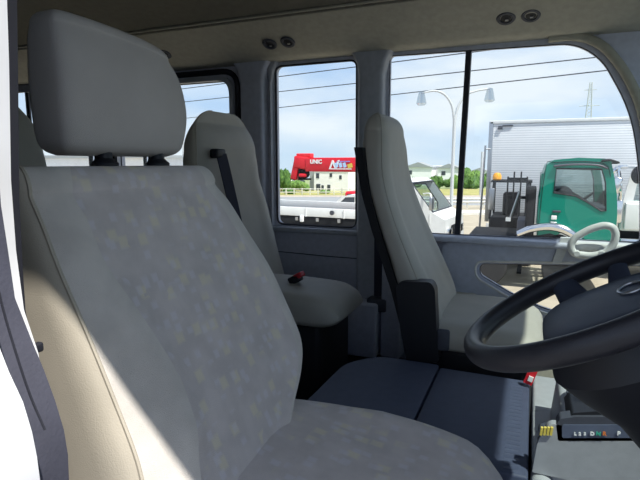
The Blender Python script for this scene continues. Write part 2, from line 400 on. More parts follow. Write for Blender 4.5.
def forklift():
    loc = out(489, 12.6)
    t = thing('forklift', 'dark forklift with tall mast and orange beacon beside the green cab', 'forklift', loc, .0)
    bm = B()
    for x in (.42, .56, .72, .86): bx(x, x + .035, .0, .10, .1, 2.42 - (.12 if x in (.42, .86) else 0), .008, bm=bm)
    for z in (.6, 1.2, 1.75, 2.2): bx(.42, .9, .06, .12, z, z + .07, bm=bm)
    obj('mast', bm, 'darktruck', t)
    bm = B(); bx(.30, .95, -.08, -.02, .35, .95, .02, bm=bm); bx(.36, .42, -.1, .0, .1, 1.2, bm=bm); bx(.80, .86, -.1, 0, .1, 1.2, bm=bm); obj('carriage', bm, 'darktruck', t)
    bm = B(); bx(.36, .46, -1.0, -.05, .08, .13, .01, bm=bm); obj('fork', bm, 'darktruck', t); bm = B(); bx(.78, .88, -1.0, -.05, .08, .13, .01, bm=bm); obj('fork', bm, 'darktruck', t)
    obj('body', bx(.02, 1.0, .2, 2.0, .3, 1.25, .08), 'darktruck', t)
    bm = B()
    for x in (.03, .95): bar(bm, (x, .3, 1.2), (x + (.05 if x < .5 else -.05), .6, 2.15), .028); bar(bm, (x, 1.8, 1.2), (x, 1.7, 2.15), .028)
    bx(.0, 1.0, .55, 1.75, 2.13, 2.18, .01, bm=bm); obj('overhead_guard', bm, 'darktruck', t)
    bm = B(); lathe(bm, [(.08, 0), (.11, .03), (.11, .12), (.07, .19), (.001, .20)], Matrix.Translation((.14, .7, 2.18)), 16); obj('beacon', bm, 'orange', t)
    obj('mirror', bx(.0, .14, .1, .14, 1.45, 2.0, .02), 'steel', t)
    obj('seat', bx(.3, .7, .9, 1.5, 1.25, 1.85, .05), 'black', t)
    obj('sticker', bx(.44, .56, -.095, -.085, 1.2, 1.3), 'wtext', t); bm = B(); bar(bm, (.55, -.04, 1.3), (.72, -.04, 1.95), .03); obj('tilt_arm', bm, 'steel', t)
    wheel_parts(t, .12, .5, .3, .2, 'dgrey'); wheel_parts(t, .9, .5, .3, .2, 'dgrey')
forklift()

def trailer():
    loc = out(488, 15.0)
    t = thing('box_trailer', 'long silver ribbed aluminium box trailer behind the green truck cab', 'trailer', loc)
    H0, H1, L = .95, 3.88, 9.5
    obj('box_body', bx(.04, L, 0, 2.4, H0, H1, .02), 'ribbed', t)
    obj('roof_rail', bx(-.02, L, -.03, .05, H1 - .06, H1 + .03, .01), 'white', t)
    obj('corner_post', bx(-.05, .07, -.03, .08, H0, H1, .01), 'steel', t)
    bm = B(); bx(.2, .32, -.06, 0, H1 - .22, H1 - .12, .01, bm=bm); bx(.32, .6, -.04, 0, H1 - .14, H1 - .10, bm=bm); obj('door_latch', bm, 'dgrey', t)
    obj('side_guard', bx(.0, L, -.02, .03, .55, .9, .01), 'white', t)
    bm = B(); bar(bm, (-.18, -.1, .5), (-.12, -.1, 3.2), .03); bar(bm, (-.12, -.1, 3.1), (.02, -.02, 3.1), .02); obj('lock_rod', bm, 'steel', t)
    wheel_parts(t, 1.6, .25, .48, .28, 'white'); wheel_parts(t, 2.8, .25, .48, .28, 'white')
trailer()

def small_cab(t, c0, paint='white'):
    prof = [(c0, .7), (c0, 2.15), (c0 + .1, 2.26), (c0 + .75, 2.27), (c0 + .88, 2.2), (c0 + 1.42, 1.52), (c0 + 1.72, 1.36), (c0 + 1.78, .7)]
    win = [(c0 + .2, 1.5), (c0 + .22, 2.08), (c0 + .72, 2.1), (c0 + 1.06, 1.62), (c0 + 1.08, 1.32), (c0 + .75, 1.48)]
    sk = truck_cab(t, paint, 1.7, .9, 2.65, 1.9, prof, win)
    sk([1, 2, 3, 4], 'roof', paint); sk([5, 6, 7], 'front_panel', paint); sk([4, 5], 'windshield', 'cabglass'); sk([0, 1], 'rear_panel', paint)
    bm = B(); tube(bm, [(c0 + .90, .03, 2.19), (c0 + .90, 1.87, 2.19), (c0 + 1.42, 1.87, 1.53), (c0 + 1.42, .03, 1.53)], .02, 8, closed=True); obj('window_seal', bm, 'dgrey', t)
    obj('seat', bx(c0 + .25, c0 + .6, .2, 1.5, 1.0, 1.85, .06), 'dgrey', t)
    bm = B(); box(bm, (c0 + 1.45, -.18, 1.74), (.08, .18, .30), None, .03); obj('mirror', bm, 'steel', t)
    bm = B(); tube(bm, [(c0 + 1.2, 0, 1.95), (c0 + 1.4, -.12, 1.96), (c0 + 1.42, -.18, 1.8)], .018, 6, sub=3); obj('mirror_arm', bm, paint, t)
    wheel_parts(t, c0 + .7, .2, .4, .24, 'white')
    for y in (.08, 1.3): obj('headlamp', bx(c0 + 1.74, c0 + 1.82, y, y + .3, .95, 1.15, .02), 'chrome', t)
    obj('grille', bx(c0 + 1.76, c0 + 1.80, .45, 1.25, .95, 1.2, .02), 'darktruck', t)
    obj('bumper', bx(c0 + 1.6, c0 + 1.9, .0, 1.7, .5, .78, .04), paint, t)
    bm = B(); tube(bm, [(c0 + .15, -.008, .8), (c0 + .15, -.008, 1.5), (c0 + .2, -.008, 2.12), (c0 + .74, -.008, 2.14), (c0 + 1.1, -.008, 1.62), (c0 + 1.12, -.008, 1.1), (c0 + .95, -.008, .85)], .009, 6, closed=True, up=Vector((0, 1, 0))); obj('door_seam', bm, 'dgrey', t)

def crane_truck():
    loc = out(270, 13.6)
    t = thing('crane_truck', 'white flatbed truck carrying a long red crane boom over its bed', 'truck', loc, math.radians(-5))
    LX = lambda px, dy=0.0: at(px, 185, Y=loc.y + dy).x - loc.x   # along the truck, in metres
    L = LX(451)   # whole length to the front of the cab
    bl = L - 2.2
    bm = B(); bx(-2.5, bl, 0, .06, 1.27, 1.50, .01, bm=bm)
    for k in range(7): bx(-2.2 + k * 1.1, -2.17 + k * 1.1, -.015, .0, 1.26, 1.50, bm=bm)
    obj('side_gate', bm, 'white', t)
    obj('far_gate', bx(-2.5, bl, 2.1, 2.16, 1.27, 1.50, .01), 'white', t); obj('deck', bx(-2.5, bl, 0.02, 2.14, .90, 1.26, .01), 'darktruck', t)
    bm = B()
    for k in range(9): bx(-2.3 + k * .62, -2.22 + k * .62, -.02, .03, 1.15, 1.24, bm=bm)
    for z in (.62,): bx(-2.5, bl, .0, .05, z, z + .09, bm=bm)
    obj('side_rail', bm, 'steel', t); obj('chassis', bx(-2.5, L - .3, .6, 1.5, .6, .88), 'darktruck', t)
    bm = B(); box(bm, (1.0, -.02, 1.20), (.10, .06, .16), None, .01); obj('gate_latch', bm, 'wtext', t)
    bm = B(); lathe(bm, [(.001, .0), (.06, .01), (.06, .05)], Matrix.Translation((1.9, -.02, 1.40)) @ Matrix.Rotation(math.pi / 2, 4, 'X'), 12); obj('lamp', bm, 'dgrey', t)
    for x in (-1.2, -.2): wheel_parts(t, x, .2, .42, .26, 'white')
    # boom lies along the bed above it
    zb = lambda x: 2.52
    x0 = LX(291, .95); xe = LX(392, .85)
    bm = B(); bx(x0 + .45, xe, .85, 1.2, 2.42, 2.80, .02, bm=bm); bo = obj('crane_boom', bm, 'red', t)
    bm = B(); box(bm, (x0 + .30, 1.02, 2.66), (.50, .30, .34), Matrix.Rotation(.12, 3, 'Y'), .04); box(bm, (x0 + .08, 1.02, 2.46), (.20, .26, .56), Matrix.Rotation(.25, 3, 'Y'), .04); box(bm, (x0 + .35, 1.02, 2.86), (.45, .22, .12), None, .02); obj('boom_head', bm, 'red', bo)
    bm = B(); lathe(bm, [(.001, -.06), (.13, -.06), (.13, .06), (.001, .06)], Matrix.Translation((x0 + .36, .98, 2.36)) @ Matrix.Rotation(math.pi / 2, 4, 'X'), 16); bx(x0 + .2, x0 + .50, .9, 1.1, 2.18, 2.23, bm=bm); bx(x0 + .2, x0 + .27, .9, 1.1, 2.18, 2.5, bm=bm); obj('hook_block', bm, 'darktruck', bo)
    obj('hook', bx(x0 + .22, x0 + .46, .86, 1.0, 2.26, 2.36, .03), 'red', bo)
    text('lettering', 'UNIC', 'wtext', .15, (LX(309, .85), .842, 2.64), (math.pi / 2, 0, 0), bo, .004, 0, .006)
    text('logo', 'N', 'wtext', .32, (LX(328, .85), .842, 2.50), (math.pi / 2, 0, 0), bo, .004, .4, .012)
    lx = LX(336, .85); bm = B()
    for k in range(3): box(bm, (lx + k * .12, .84, 2.60), (.085, .01, .13), Matrix.Rotation(-.3, 3, 'Y'))
    obj('logo_strokes', bm, 'tblue', bo); obj('logo_stroke', bx(lx, lx + .4, .838, .846, 2.68, 2.71), 'tviolet', bo)
    bm = B(); box(bm, (lx + .40, .84, 2.58), (.14, .01, .11), Matrix.Rotation(-.3, 3, 'Y')); obj('logo_stroke', bm, 'yellow', bo); obj('logo_line', bx(lx - .2, lx + .45, .838, .846, 2.485, 2.51), 'wtext', bo)
    bm = B(); bx(bl + .05, bl + .75, .6, 1.5, .9, 2.3, .05, bm=bm); obj('crane_column', bm, 'red', t)
    small_cab(t, L - 1.75)
crane_truck()

def chrome_truck():
    loc = out(609, 11.0)
    t = thing('truck', 'white truck with chrome mirror arms at the right edge of the window', 'truck', loc)
    obj('cab_body', bx(.28, 2.2, .1, 2.2, 1.1, 1.78, .06), 'white', t)
    obj('grille', bx(.22, .28, .2, 2.1, .95, 1.6, .02), 'chrome', t)
    prof = [(.3, 1.7), (.42, 2.42), (.6, 2.5), (2.2, 2.5), (2.2, 1.7)]; win = [(.5, 1.75), (.56, 2.3), (1.5, 2.34), (1.5, 1.75)]
    obj('cab_side', plate(B(), prof, [win], XZ(.1), .05), 'white', t)
    obj('side_window', plate(B(), win, [], XZ(.12), .006), 'cabglass', t); obj('roof', bx(.55, 2.2, .1, 2.2, 2.46, 2.52, .02), 'white', t)
    bm = B(); tube(bm, [(.3, .05, 2.5), (.1, -.2, 2.48), (.0, -.25, 2.3), (.02, -.22, 1.6), (.25, .0, 1.5)], .045, 8, sub=4); tube(bm, [(.12, -.2, 2.48), (.2, -.22, 2.0), (.22, 0, 1.6)], .04, 8, sub=4)
    bar(bm, (.0, -.24, 2.1), (.2, -.22, 2.1), .02); obj('mirror_arm', bm, 'chrome', t)
    bm = B(); box(bm, (.10, -.22, 2.12), (.20, .10, .36), Matrix.Rotation(.2, 3, 'Y'), .045); obj('mirror', bm, 'chrome', t)
    bm = B(); box(bm, (.20, -.12, 1.55), (.16, .12, .5), None, .04); obj('lamp_housing', bm, 'chrome', t)
    bm = B(); bmesh.ops.create_icosphere(bm, subdivisions=3, radius=.17, matrix=Matrix.Translation((.50, -.2, 2.34)) @ Matrix.Diagonal((.8, .6, 1.1, 1))); obj('round_mirror', bm, 'black', t)
    obj('bumper', bx(.1, .3, 0, 2.2, .55, .95, .05), 'chrome', t)
    obj('side_step', bx(.3, 1.6, -.02, .2, .5, .95, .02), 'chrome', t)
    bm = B(); bx(.2, 2.2, .3, 1.9, .5, 1.1, bm=bm); obj('chassis', bm, 'darktruck', t)
    obj('locker', bx(.35, 1.4, -.03, .1, 1.15, 1.72, .02), 'white', t)
    wheel_parts(t, 1.6, .2, .46, .26, 'white')
chrome_truck()

def car():
    loc = out(326, 24.5)
    t = thing('car', 'white sedan passing behind the flatbed truck', 'car', loc)
    prof = [(0, .75), (.3, .88), (.75, 1.30), (1.1, 1.42), (1.8, 1.44), (2.4, 1.32), (2.9, .98), (3.9, .85), (4.2, .7), (4.25, .4), (.0, .4)]
    body = [(0, .35), (-.02, .8), (.35, .93), (.55, .95), (3.0, .95), (3.9, .85), (4.2, .7), (4.25, .35)]
    bm = plate(B(), body, [], XZ(0), 1.65); obj('body', bm, 'white', t)
    cab = [(.35, .93), (.8, 1.32), (1.15, 1.42), (1.85, 1.43), (2.35, 1.32), (3.0, .95)]; w1 = [(.62, .97), (.98, 1.3), (1.9, 1.34), (2.3, 1.26), (2.75, .97)]
    for y in (.08, 1.53): 
        o = obj('cabin_side', plate(B(), cab, [w1], XZ(y), .04), 'white', t); obj('side_window', plate(B(), w1, [], XZ(y + .01), .02), 'wind', o)
    bm = B(); vs = [[bm.verts.new((u, y, v)) for u, v in cab[1:5]] for y in (.08, 1.57)]
    for k in range(3): bm.faces.new((vs[0][k], vs[0][k + 1], vs[1][k + 1], vs[1][k]))
    obj('roof', bm, 'white', t)
    bm = B(); bx(1.45, 1.49, .07, .1, .95, 1.36, bm=bm); obj('door_pillar', bm, 'white', t)
    for x in (.75, 3.3): wheel_parts(t, x, .1, .31, .2, 'steel')
car()
def redcar():
    t = thing('van', 'small red vehicle whose roof shows above the white sedan', 'car', out(340, 33))
    obj('body', bx(0, 3.3, 0, 1.5, .3, .9, .12), 'red', t); obj('cabin', bx(.3, 2.6, .05, 1.45, .8, 1.32, .15), 'red', t); obj('side_window', bx(.5, 2.2, .03, .06, .92, 1.16, .03), 'wind', t)
    for x in (.6, 2.7): wheel_parts(t, x, .08, .28, .18, 'steel')
redcar()

def house(px, d, wd, dp, h, label, rf='roofg', wins=(), flat=True, base=-1.0, cat='building', gable=0):
    loc = out(px, d); t = thing('house', label, cat, loc)
    obj('wall', bx(0, wd, 0, dp, base, h), 'house', t, flat=True)
    if gable:
        bm = plate(B(), [(-.3, h), (wd / 2, h + gable), (wd + .3, h)], [], XZ(-.3), dp + .6); obj('roof', bm, rf, t, flat=True)
    else: obj('roof', bx(-.15, wd + .15, -.15, dp + .15, h, h + .25), rf, t, flat=True)
    for (x, z, a, b) in wins: obj('window', bx(x, x + a, -.06, .05, z, z + b), 'wind', t, flat=True)
    return t
# white two-storey building behind the boom
k = 80 / 500
t = house(314, 80, 36 * k, 6, 22 * k * .93, 'white two-storey building with small windows under the red crane boom', 'house',
    [(.4, 2.0, .5, .8), (2.7, 2.2, .4, .6), (4.3, 1.9, .4, .6), (.4, .1, .7, 1.0), (2.3, .1, .5, .9), (1.3, .1, .4, .8)])
obj('side_wing', bx(-1.2, 0, 1, 5, -1, 3.0), 'roofg', t, flat=True)
house(404, 130, 7, 6, 4.6, 'white house roof above the trees just right of the front passenger seat', 'roofg', [(1, 2.8, 1, 1)], gable=1.3)
house(420, 135, 5, 6, 4.9, 'narrow white house over the roof of the white truck cab', 'house', [(1, 3, .8, 1), (3, 3, .8, 1)])
house(437, 128, 5.5, 6, 4.3, 'white house with low gable roof left of the street lamp pole', 'roofg', [(1, 2.6, 1, 1)], gable=1.2)
house(470, 150, 5.0, 6, 3.8, 'pale house far off between window bar and trailer', 'roofg', [(1, 2.3, 1, 1)], gable=1.0)
# pale warehouse seen under the driver headrest
t = thing('warehouse', 'pale warehouse seen between the driver headrest and rear seat', 'building', out(20, 46))
obj('wall', bx(0, (out(183, 46) - out(20, 46)).length, 0, 14, -1.5, 3.9), 'house', t, flat=True); obj('roof', bx(-.3, (out(183, 46) - out(20, 46)).length + .3, -.3, 14.3, 3.9, 4.15), 'roofg', t, flat=True)
t = thing('sign_board', 'small purple and white board in front of the pale warehouse', 'sign', out(172, 24))
obj('panel', bx(0, .85, 0, .06, 2.0, 2.5, .01), 'purple', t, flat=True); obj('panel', bx(.30, .85, -.03, .0, 2.05, 2.25), 'wtext', t, flat=True)
bm = B(); bx(.1, .16, .06, .12, 0, 2.3, bm=bm); obj('post', bm, 'steelpole', t); bm = B(); bx(.7, .76, .06, .12, 0, 2.3, bm=bm); obj('post', bm, 'steelpole', t)

def blob(seed, sx_, sy_, sz_, n=9, m='leaf'):
    rnd = random.Random(seed); bm = B()
    for k in range(n):
        a = rnd.uniform(0, 6.28); r = rnd.uniform(.15, .75)
        c = Vector((math.cos(a) * r * sx_, math.sin(a) * r * sy_, sz_ * rnd.uniform(.35, .75)))
        s = rnd.uniform(.34, .55)
        bmesh.ops.create_icosphere(bm, subdivisions=3, radius=1, matrix=Matrix.Translation(c) @ Matrix.Diagonal((sx_ * s, sy_ * s, sz_ * s * .75, 1)))
    for v in bm.verts:
        f = 1 + .16 * math.sin(v.co.x * 9 + v.co.z * 7 + seed) * math.sin(v.co.y * 8 - v.co.z * 11); v.co.z = max(0.0, v.co.z * f + rnd.uniform(-.04, .04) * sz_)
        v.co.x += rnd.uniform(-.05, .05) * sx_ * .8; v.co.y += rnd.uniform(-.05, .05) * sy_
    return bm
def bush(px, d, wpx, hpx, seed, label, m='leaf', kind='bush', group=None, lift=0):
    kk = d / 500; p = out(px, d)
    if kind == 'tree':
        t = thing('tree', label, 'tree', p, 0, group); bm = blob(seed, wpx * kk / 2, wpx * kk / 2, hpx * kk, 11)
        for v in bm.verts: v.co.z += .3
        obj('crown', bm, m, t); bm = B(); tube(bm, [(0, 0, -.2), (.05, 0, hpx * kk * .3), (0, .05, hpx * kk * .6)], [.16, .12, .06], 8); obj('trunk', bm, 'bark', t); return t
    bm = blob(seed, wpx * kk / 2, wpx * kk / 2.2, hpx * kk); o = obj('bush', bm, m); o.location = p + Vector((0, 0, lift - .05)); tag(o, label, 'bush', group); return o
bush(281, 70, 20, 20, 1, 'dark green tree at the left edge of the middle window', 'leaf', 'tree')
bush(300, 76, 22, 11, 2, 'round green bush under the hook of the red boom', 'leaf2')
bush(288, 64, 14, 7, 12, 'low clipped bush beside the pale road ramp', 'leaf')
bush(359, 96, 14, 22, 3, 'dark tree standing at the right end of the white building', 'leaf', 'tree')
bush(326, 66, 12, 4, 17, 'small hedge plant before the white building', 'leaf2')
for i, (px, d, w_, h_, m, lb) in enumerate([(392, 100, 22, 12, 'leaf', 'bush beside the top of the front passenger seat'), (412, 104, 20, 9, 'leaf2', 'light green bush behind the white truck cab roof'),
        (436, 96, 14, 11, 'leaf', 'bush just left of the lamp pole'), (446, 98, 16, 9, 'leaf', 'dark bush behind the lamp pole'), (458, 94, 16, 12, 'leaf2', 'bush behind the black window bar'),
        (471, 92, 18, 12, 'leaf', 'largest dark bush right of the window bar'), (484, 100, 16, 13, 'leaf', 'bush next to the rear corner of the silver trailer'), (476, 120, 26, 13, 'leaf2', 'pale green bush high behind the window bar')]):
    bush(px, d, w_, h_, 20 + i, lb, m)
for i, (px, d, w_, h_, lb) in enumerate([(396, 150, 26, 17, 'tree between the two white houses'), (428, 160, 26, 14, 'tree below the gable house'), (458, 172, 34, 13, 'far tree line crown behind the window bar')]):
    bush(px, d, w_, h_, 40 + i, lb, 'leaf', 'tree')

# roadside fence of pale rails
t = thing('fence', 'low pale roadside fence in front of the white building', 'fence', (0, 0, 0))
for px in range(270, 366, 8):
    p = out(px, 62); obj('post', bx(p.x - .05, p.x + .05, p.y - .05, p.y + .05, p.z - .1, p.z + .85), 'kerb', t)
bm = B(); a, b = out(268, 62), out(362, 62)
for h in (.35, .75): tube(bm, [a + Vector((0, 0, h)), b + Vector((0, 0, h))], .05, 6)
obj('rail', bm, 'kerb', t)
t = thing('guard_rail', 'white guard rail along the road beyond the white truck', 'guard rail', (0, 0, 0))
a, b = out(400, 36), out(500, 36); bm = B()
for h in (.45, .7): tube(bm, [a + Vector((0, 0, h)), b + Vector((0, 0, h))], .07, 8, flat=1)
obj('rail', bm, 'kerb', t)
for px in range(404, 500, 16):
    p = out(px, 36); obj('post', bx(p.x - .06, p.x + .06, p.y, p.y + .1, p.z - .1, p.z + .75), 'kerb', t)
# ramp with dark rail at the left of the middle window
t = thing('ramp', 'pale concrete road ramp climbing left behind the bushes', 'ramp', (0, 0, 0))
a, b, c, d_ = out(262, 100, -.5), out(304, 82, -.5), out(262, 100, 3.6), out(304, 82, .8)
bm = B(); loft(bm, [[a, b, d_, c], [a + FH * 6, b + FH * 6, d_ + FH * 6, c + FH * 6]]); obj('deck', bm, 'kerb', t, flat=True)
bm = B(); tube(bm, [c + Vector((0, 0, 1.1)), d_ + Vector((0, 0, .6))], .22, 6); tube(bm, [c + Vector((0, 0, .5)), d_ + Vector((0, 0, .25))], .12, 6); obj('railing', bm, 'dgrey', t)

# street lamp with two arms
p = out(452, 30)
t = thing('street_lamp', 'tall pale street lamp with two curved arms beside the window bar', 'street lamp', p)
kk = 30 / 500; hh = lambda y: (176 - y) * kk + 2.3 + .026 * 0 + (0)
H = lambda y: CAM.z + (163 - y) * kk * 1.03 - p.z
bm = B(); bar(bm, (0, 0, -.1), (0, 0, H(118)), .10); obj('pole', bm, 'steelpole', t)
for sgn, name in ((-1, 'a'), (1, 'b')):
    pts = [(0, H(125)), (3 * sgn * kk, H(110)), (10 * sgn * kk, H(100)), (20 * sgn * kk, H(96)), (33 * sgn * kk, H(98 if sgn < 0 else 94))]
    bm = B(); tube(bm, [CR * u + Vector((0, 0, v)) for u, v in pts], [.085, .075, .065, .06, .05], 8, sub=5); obj('arm', bm, 'steelpole', t)
    bm = B(); c = CR * (33 * sgn * kk) + Vector((0, 0, H(103 if sgn < 0 else 100))); lathe(bm, [(.05, .42), (.16, .38), (.22, .1), (.30, -.28), (.2, -.38), (.001, -.4)], Matrix.Translation(c), 14); obj('lamp_shade', bm, 'lampglass', t)
# far poles, pylon
def pole(px, d, ytop, label, r=.12, arms=False):
    p = out(px, d); kk = d / 500; h = CAM.z + (163 - ytop) * kk - p.z
    t = thing('utility_pole', label, 'pole', p); bm = B(); bar(bm, (0, 0, -.3), (0, 0, h), r); obj('pole', bm, 'steelpole', t)
    if arms:
        bm = B(); bx(-.8, .8, -.05, .05, h - .5, h - .38, bm=bm); obj('crossarm', bm, 'steelpole', t)
pole(481, 60, 152, 'thin grey pole left of the silver trailer', .16)
pole(185, 40, 138, 'thin pole at the end of the pale warehouse', .10, True)
p = out(583, 170); kk = 170 / 500; t = thing('pylon', 'faint steel lattice pylon rising behind the trailer roof', 'pylon', p)
h0, h1 = -1, CAM.z + (163 - 86) * kk - p.z; bm = B()
for sx_ in (-1, 1):
    for sy_ in (-1, 1): bar(bm, (sx_ * 1.9, sy_ * 1.9, h0), (sx_ * .3, sy_ * .3, h1), .13)
zz = h0; k = 0
while zz < h1 - 1:
    f = 1.9 + (.3 - 1.9) * (zz - h0) / (h1 - h0); zn = zz + f * 1.5; g = 1.9 + (.3 - 1.9) * (zn - h0) / (h1 - h0)
    bar(bm, (-f, -f, zz), (g, -g, zn), .06); bar(bm, (f, -f, zz), (-g, -g, zn), .06); bar(bm, (-f, f, zz), (g, f * 0 + g, zn), .06); zz = zn
obj('lattice', bm, 'steelpole', t); bm = B()
for zf, wd in ((.93, 1.8), (.78, 3.0), (.62, 2.4)): z = h0 + (h1 - h0) * zf; bar(bm, (-wd, 0, z), (wd, 0, z), .12)
obj('crossarm', bm, 'steelpole', t)
# wires over the yard: each hangs at its own height
WL = [((276, 77), (560, 41), 11.5, 'uppermost'), ((276, 92), (599, 57), 10.4, 'middle'), ((276, 108), (610, 70), 9.3, 'lowest')]
for (p0, p1, z, nm) in WL:
    a, b = at(*p0, Z=z), at(*p1, Z=z); u = (a - b); a2 = a + u * 1.6; b2 = b - u * .35; pts = []
    for k in range(25):
        q = a2.lerp(b2, k / 24); q.z -= 0; pts.append(q)
    bm = B(); tube(bm, pts, .05, 6); o = obj('overhead_wire', bm, 'wire'); tag(o, f'{nm} of the three black overhead wires crossing the sky', 'wire', 'overhead wires')

# ------------------------------------------------------------------ the bus body
XB, XF = -3.9, .95
def st(name, bm, m, parent=None, **k):
    return obj(name, bm, m, parent, kind='structure', **k)
WC = roundpoly([(-1.159, 1.70), (-.745, 1.70), (-.75, 2.455), (-1.159, 2.455)], .035)
WD = roundpoly([(-.60, 1.69), (.395, 1.70), (.375, 1.95), (.325, 2.19), (.215, 2.385), (.12, 2.45), (-.60, 2.46)], [.03, .02, .3, .3, .12, .2, .02])
WB = roundpoly([(-2.15, 1.70), (-1.405, 1.70), (-1.405, 2.405), (-2.15, 2.405)], .07)
WA = roundpoly([(-3.6, 1.70), (-2.30, 1.70), (-2.30, 2.43), (-3.6, 2.43)], .06)
LOWW = roundpoly([(-.185, 1.575), (-.185, 1.525), (-.03, 1.443), (.10, 1.395), (.52, 1.37), (.52, 1.62)], [.03, .04, .05, .1, .03, .03])
bm = plate(B(), [(XB, 1.02), (XF, 1.02), (XF, 1.76), (.51, 2.55), (XB, 2.55)], [WA, WB, WC, WD, LOWW], XZ(2.2), .035); st('wall_left', bm, 'trim')
for i, (W, nm) in enumerate(((WA, 'a'), (WB, 'b'), (WC, 'c'), (WD, 'd'), (LOWW, 'e'))):
    o = st(f'window_{i+1}', plate(B(), W, [], XZ(2.222), .004), 'glass')
    bm = B(); tube(bm, [(u, 2.205, v) for u, v in W], .006 if i == 2 else .0035, 6, closed=True, up=Vector((0, 1, 0))); obj('window_seal', bm, 'gasket', o)
    if i == 1:
        W2 = roundpoly([(-2.19, 1.66), (-1.365, 1.66), (-1.365, 2.45), (-2.19, 2.45)], .09)
        bm = B(); tube(bm, [(u, 2.195, v) for u, v in W2], .014, 8, closed=True, up=Vector((0, 1, 0))); obj('window_gasket', bm, 'gasket', o)
        W3 = roundpoly([(-2.17, 1.68), (-1.385, 1.68), (-1.385, 2.425), (-2.17, 2.425)], .08)
        bm = plate(B(), W3, [WB], XZ(2.175), .03); obj('window_frame', bm, 'pillar', o)
    if i == 3:
        bm = B(); box(bm, (-.279, 2.225, 2.07), (.022, .03, .80), Matrix.Rotation(.02, 3, 'Y')); obj('window_bar', bm, 'gasket', o)
    if i == 0:
        obj('window_bar', bx(-2.915, -2.885, 2.228, 2.238, 1.69, 2.44), 'gasket', o)
# A-pillar moulding along the curved front of the door window
edge = [(.02, 2.472), (.12, 2.468), (.20, 2.43), (.262, 2.36), (.305, 2.29), (.345, 2.20), (.375, 2.08), (.40, 1.94), (.41, 1.80), (.412, 1.70)]
bm = B(); tube(bm, [(u + .006, 2.185, v) for u, v in edge], .017, 10, sub=5, flat=1.0, up=Vector((0, 1, 0))); st('trim_1', bm, 'apillar')
# header above the windows, below the duct
bm = plate(B(), roundpoly([(XB, 2.485), (.49, 2.485), (.47, 2.53), (XB, 2.53)], .005), [], XZ(2.14), .07); st('trim_2', bm, 'pillar')
# padded pillar covers
def pillar(name, x0, x1, m='pillar', y=2.155):
    bm = B(); rows = []
    for z, e_ in ((1.12, 0), (1.7, 0), (2.2, 0), (2.38, .0), (2.44, .012), (2.50, .05)):
        rows.append([Vector((a, b, z)) for a, b in roundpoly([(x0 - e_, 2.21), (x0 - e_ + .008, y), (x1 + e_ - .008, y), (x1 + e_, 2.21)], [0, .02, .02, 0], 5)])
    loft(bm, rows); return st(name, bm, m)
pillar('trim_3', -.735, -.61); pillar('trim_4', -1.34, -1.20, 'trim'); pillar('trim_5', -1.19, -1.168, y=2.18); pillar('trim_6', -2.28, -2.21, 'trim')
# panel seams and armrest line below the windows
bm = B(); tube(bm, [(-1.17, 2.197, 1.562), (-.9, 2.197, 1.556), (-.74, 2.197, 1.556)], .004, 6, flat=.6); st('trim_7', bm, 'dgrey')
bm = B(); tube(bm, [(-.33, 2.197, 1.60), (-.2, 2.197, 1.625), (-.06, 2.197, 1.64), (-.012, 2.197, 1.66), (-.005, 2.197, 1.69)], .004, 6, sub=5); st('trim_8', bm, 'dgrey')
obj_s = st('trim_9', bx(-1.2, -.62, 2.17, 2.21, 1.665, 1.69, .008), 'pillar')
st('trim_10', bx(-.61, .60, 2.13, 2.21, 1.668, 1.692, .01), 'trim')
st('trim_11', bx(-.79, -.60, 2.06, 2.2, 1.13, 1.38, .012), 'trim'); st('trim_12', bx(-.59, -.50, 2.10, 2.2, 1.13, 1.60, .01), 'trim')
# front passenger door: skin with low window, pocket and grab handle
door = st('door_1', plate(B(), roundpoly([(-.34, 1.10), (.62, 1.10), (.62, 1.668), (-.34, 1.668)], .04), [roundpoly([(-.20, 1.59), (-.20, 1.52), (-.04, 1.435), (.10, 1.385), (.54, 1.36), (.54, 1.635)], [.035, .05, .05, .1, .03, .03])], XZ(2.17), .03), 'trim')
LW2 = roundpoly([(-.20, 1.59), (-.20, 1.52), (-.04, 1.435), (.10, 1.385), (.54, 1.36), (.54, 1.635)], [.035, .05, .05, .1, .03, .03])
bm = B(); tube(bm, [(u, 2.172, v) for u, v in LW2], .005, 8, closed=True, up=Vector((0, 1, 0))); obj('pocket_rim', bm, 'handle', door)
obj('lower_panel', plate(B(), [(-.30, 1.12), (.60, 1.12), (.60, 1.33), (-.02, 1.37), (-.2, 1.45), (-.30, 1.45)], [], XZ(2.150), .02), 'doorlow', door)
sp_ = [at(x, y, Y=2.15) for x, y in ((561, 238), (573, 238), (567, 250), (561, 263), (552, 263))]
bm = plate(B(), [(q.x, q.z) for q in sp_], [], XZ(2.15), .03); obj('handle_base', bm, 'handle', door)
hp = [at(x, y, Y=2.09) for x, y in ((574, 254), (570, 246), (574, 238), (590, 229), (604, 225), (613, 227), (616, 234), (614, 244), (606, 253), (592, 256))]
hp = [Vector((u, 2.09, v)) for u, v in roundpoly([(q.x, q.z) for q in hp], .02, 4)]; bm = B(); tube(bm, hp, .0135, 12, closed=True, up=Vector((0, 1, 0))); ha = obj('grab_handle', bm, 'handle', door)
for (x, y) in ((577, 254), (602, 254)):
    q = at(x, y, Y=2.075); bm = B(); lathe(bm, [(.001, 0), (.010, 0), (.012, -.006), (.012, -.06), (.001, -.06)], Matrix.Translation(q) @ Matrix.Rotation(math.pi / 2, 4, 'X'), 14); obj('bolt_cover', bm, 'handle', ha)
obj('sunlit_ledge', bx(.15, .60, 2.12, 2.19, 1.668, 1.70, .01), 'handle', door)  # paler plastic puts the sun patch on the front sill into colour

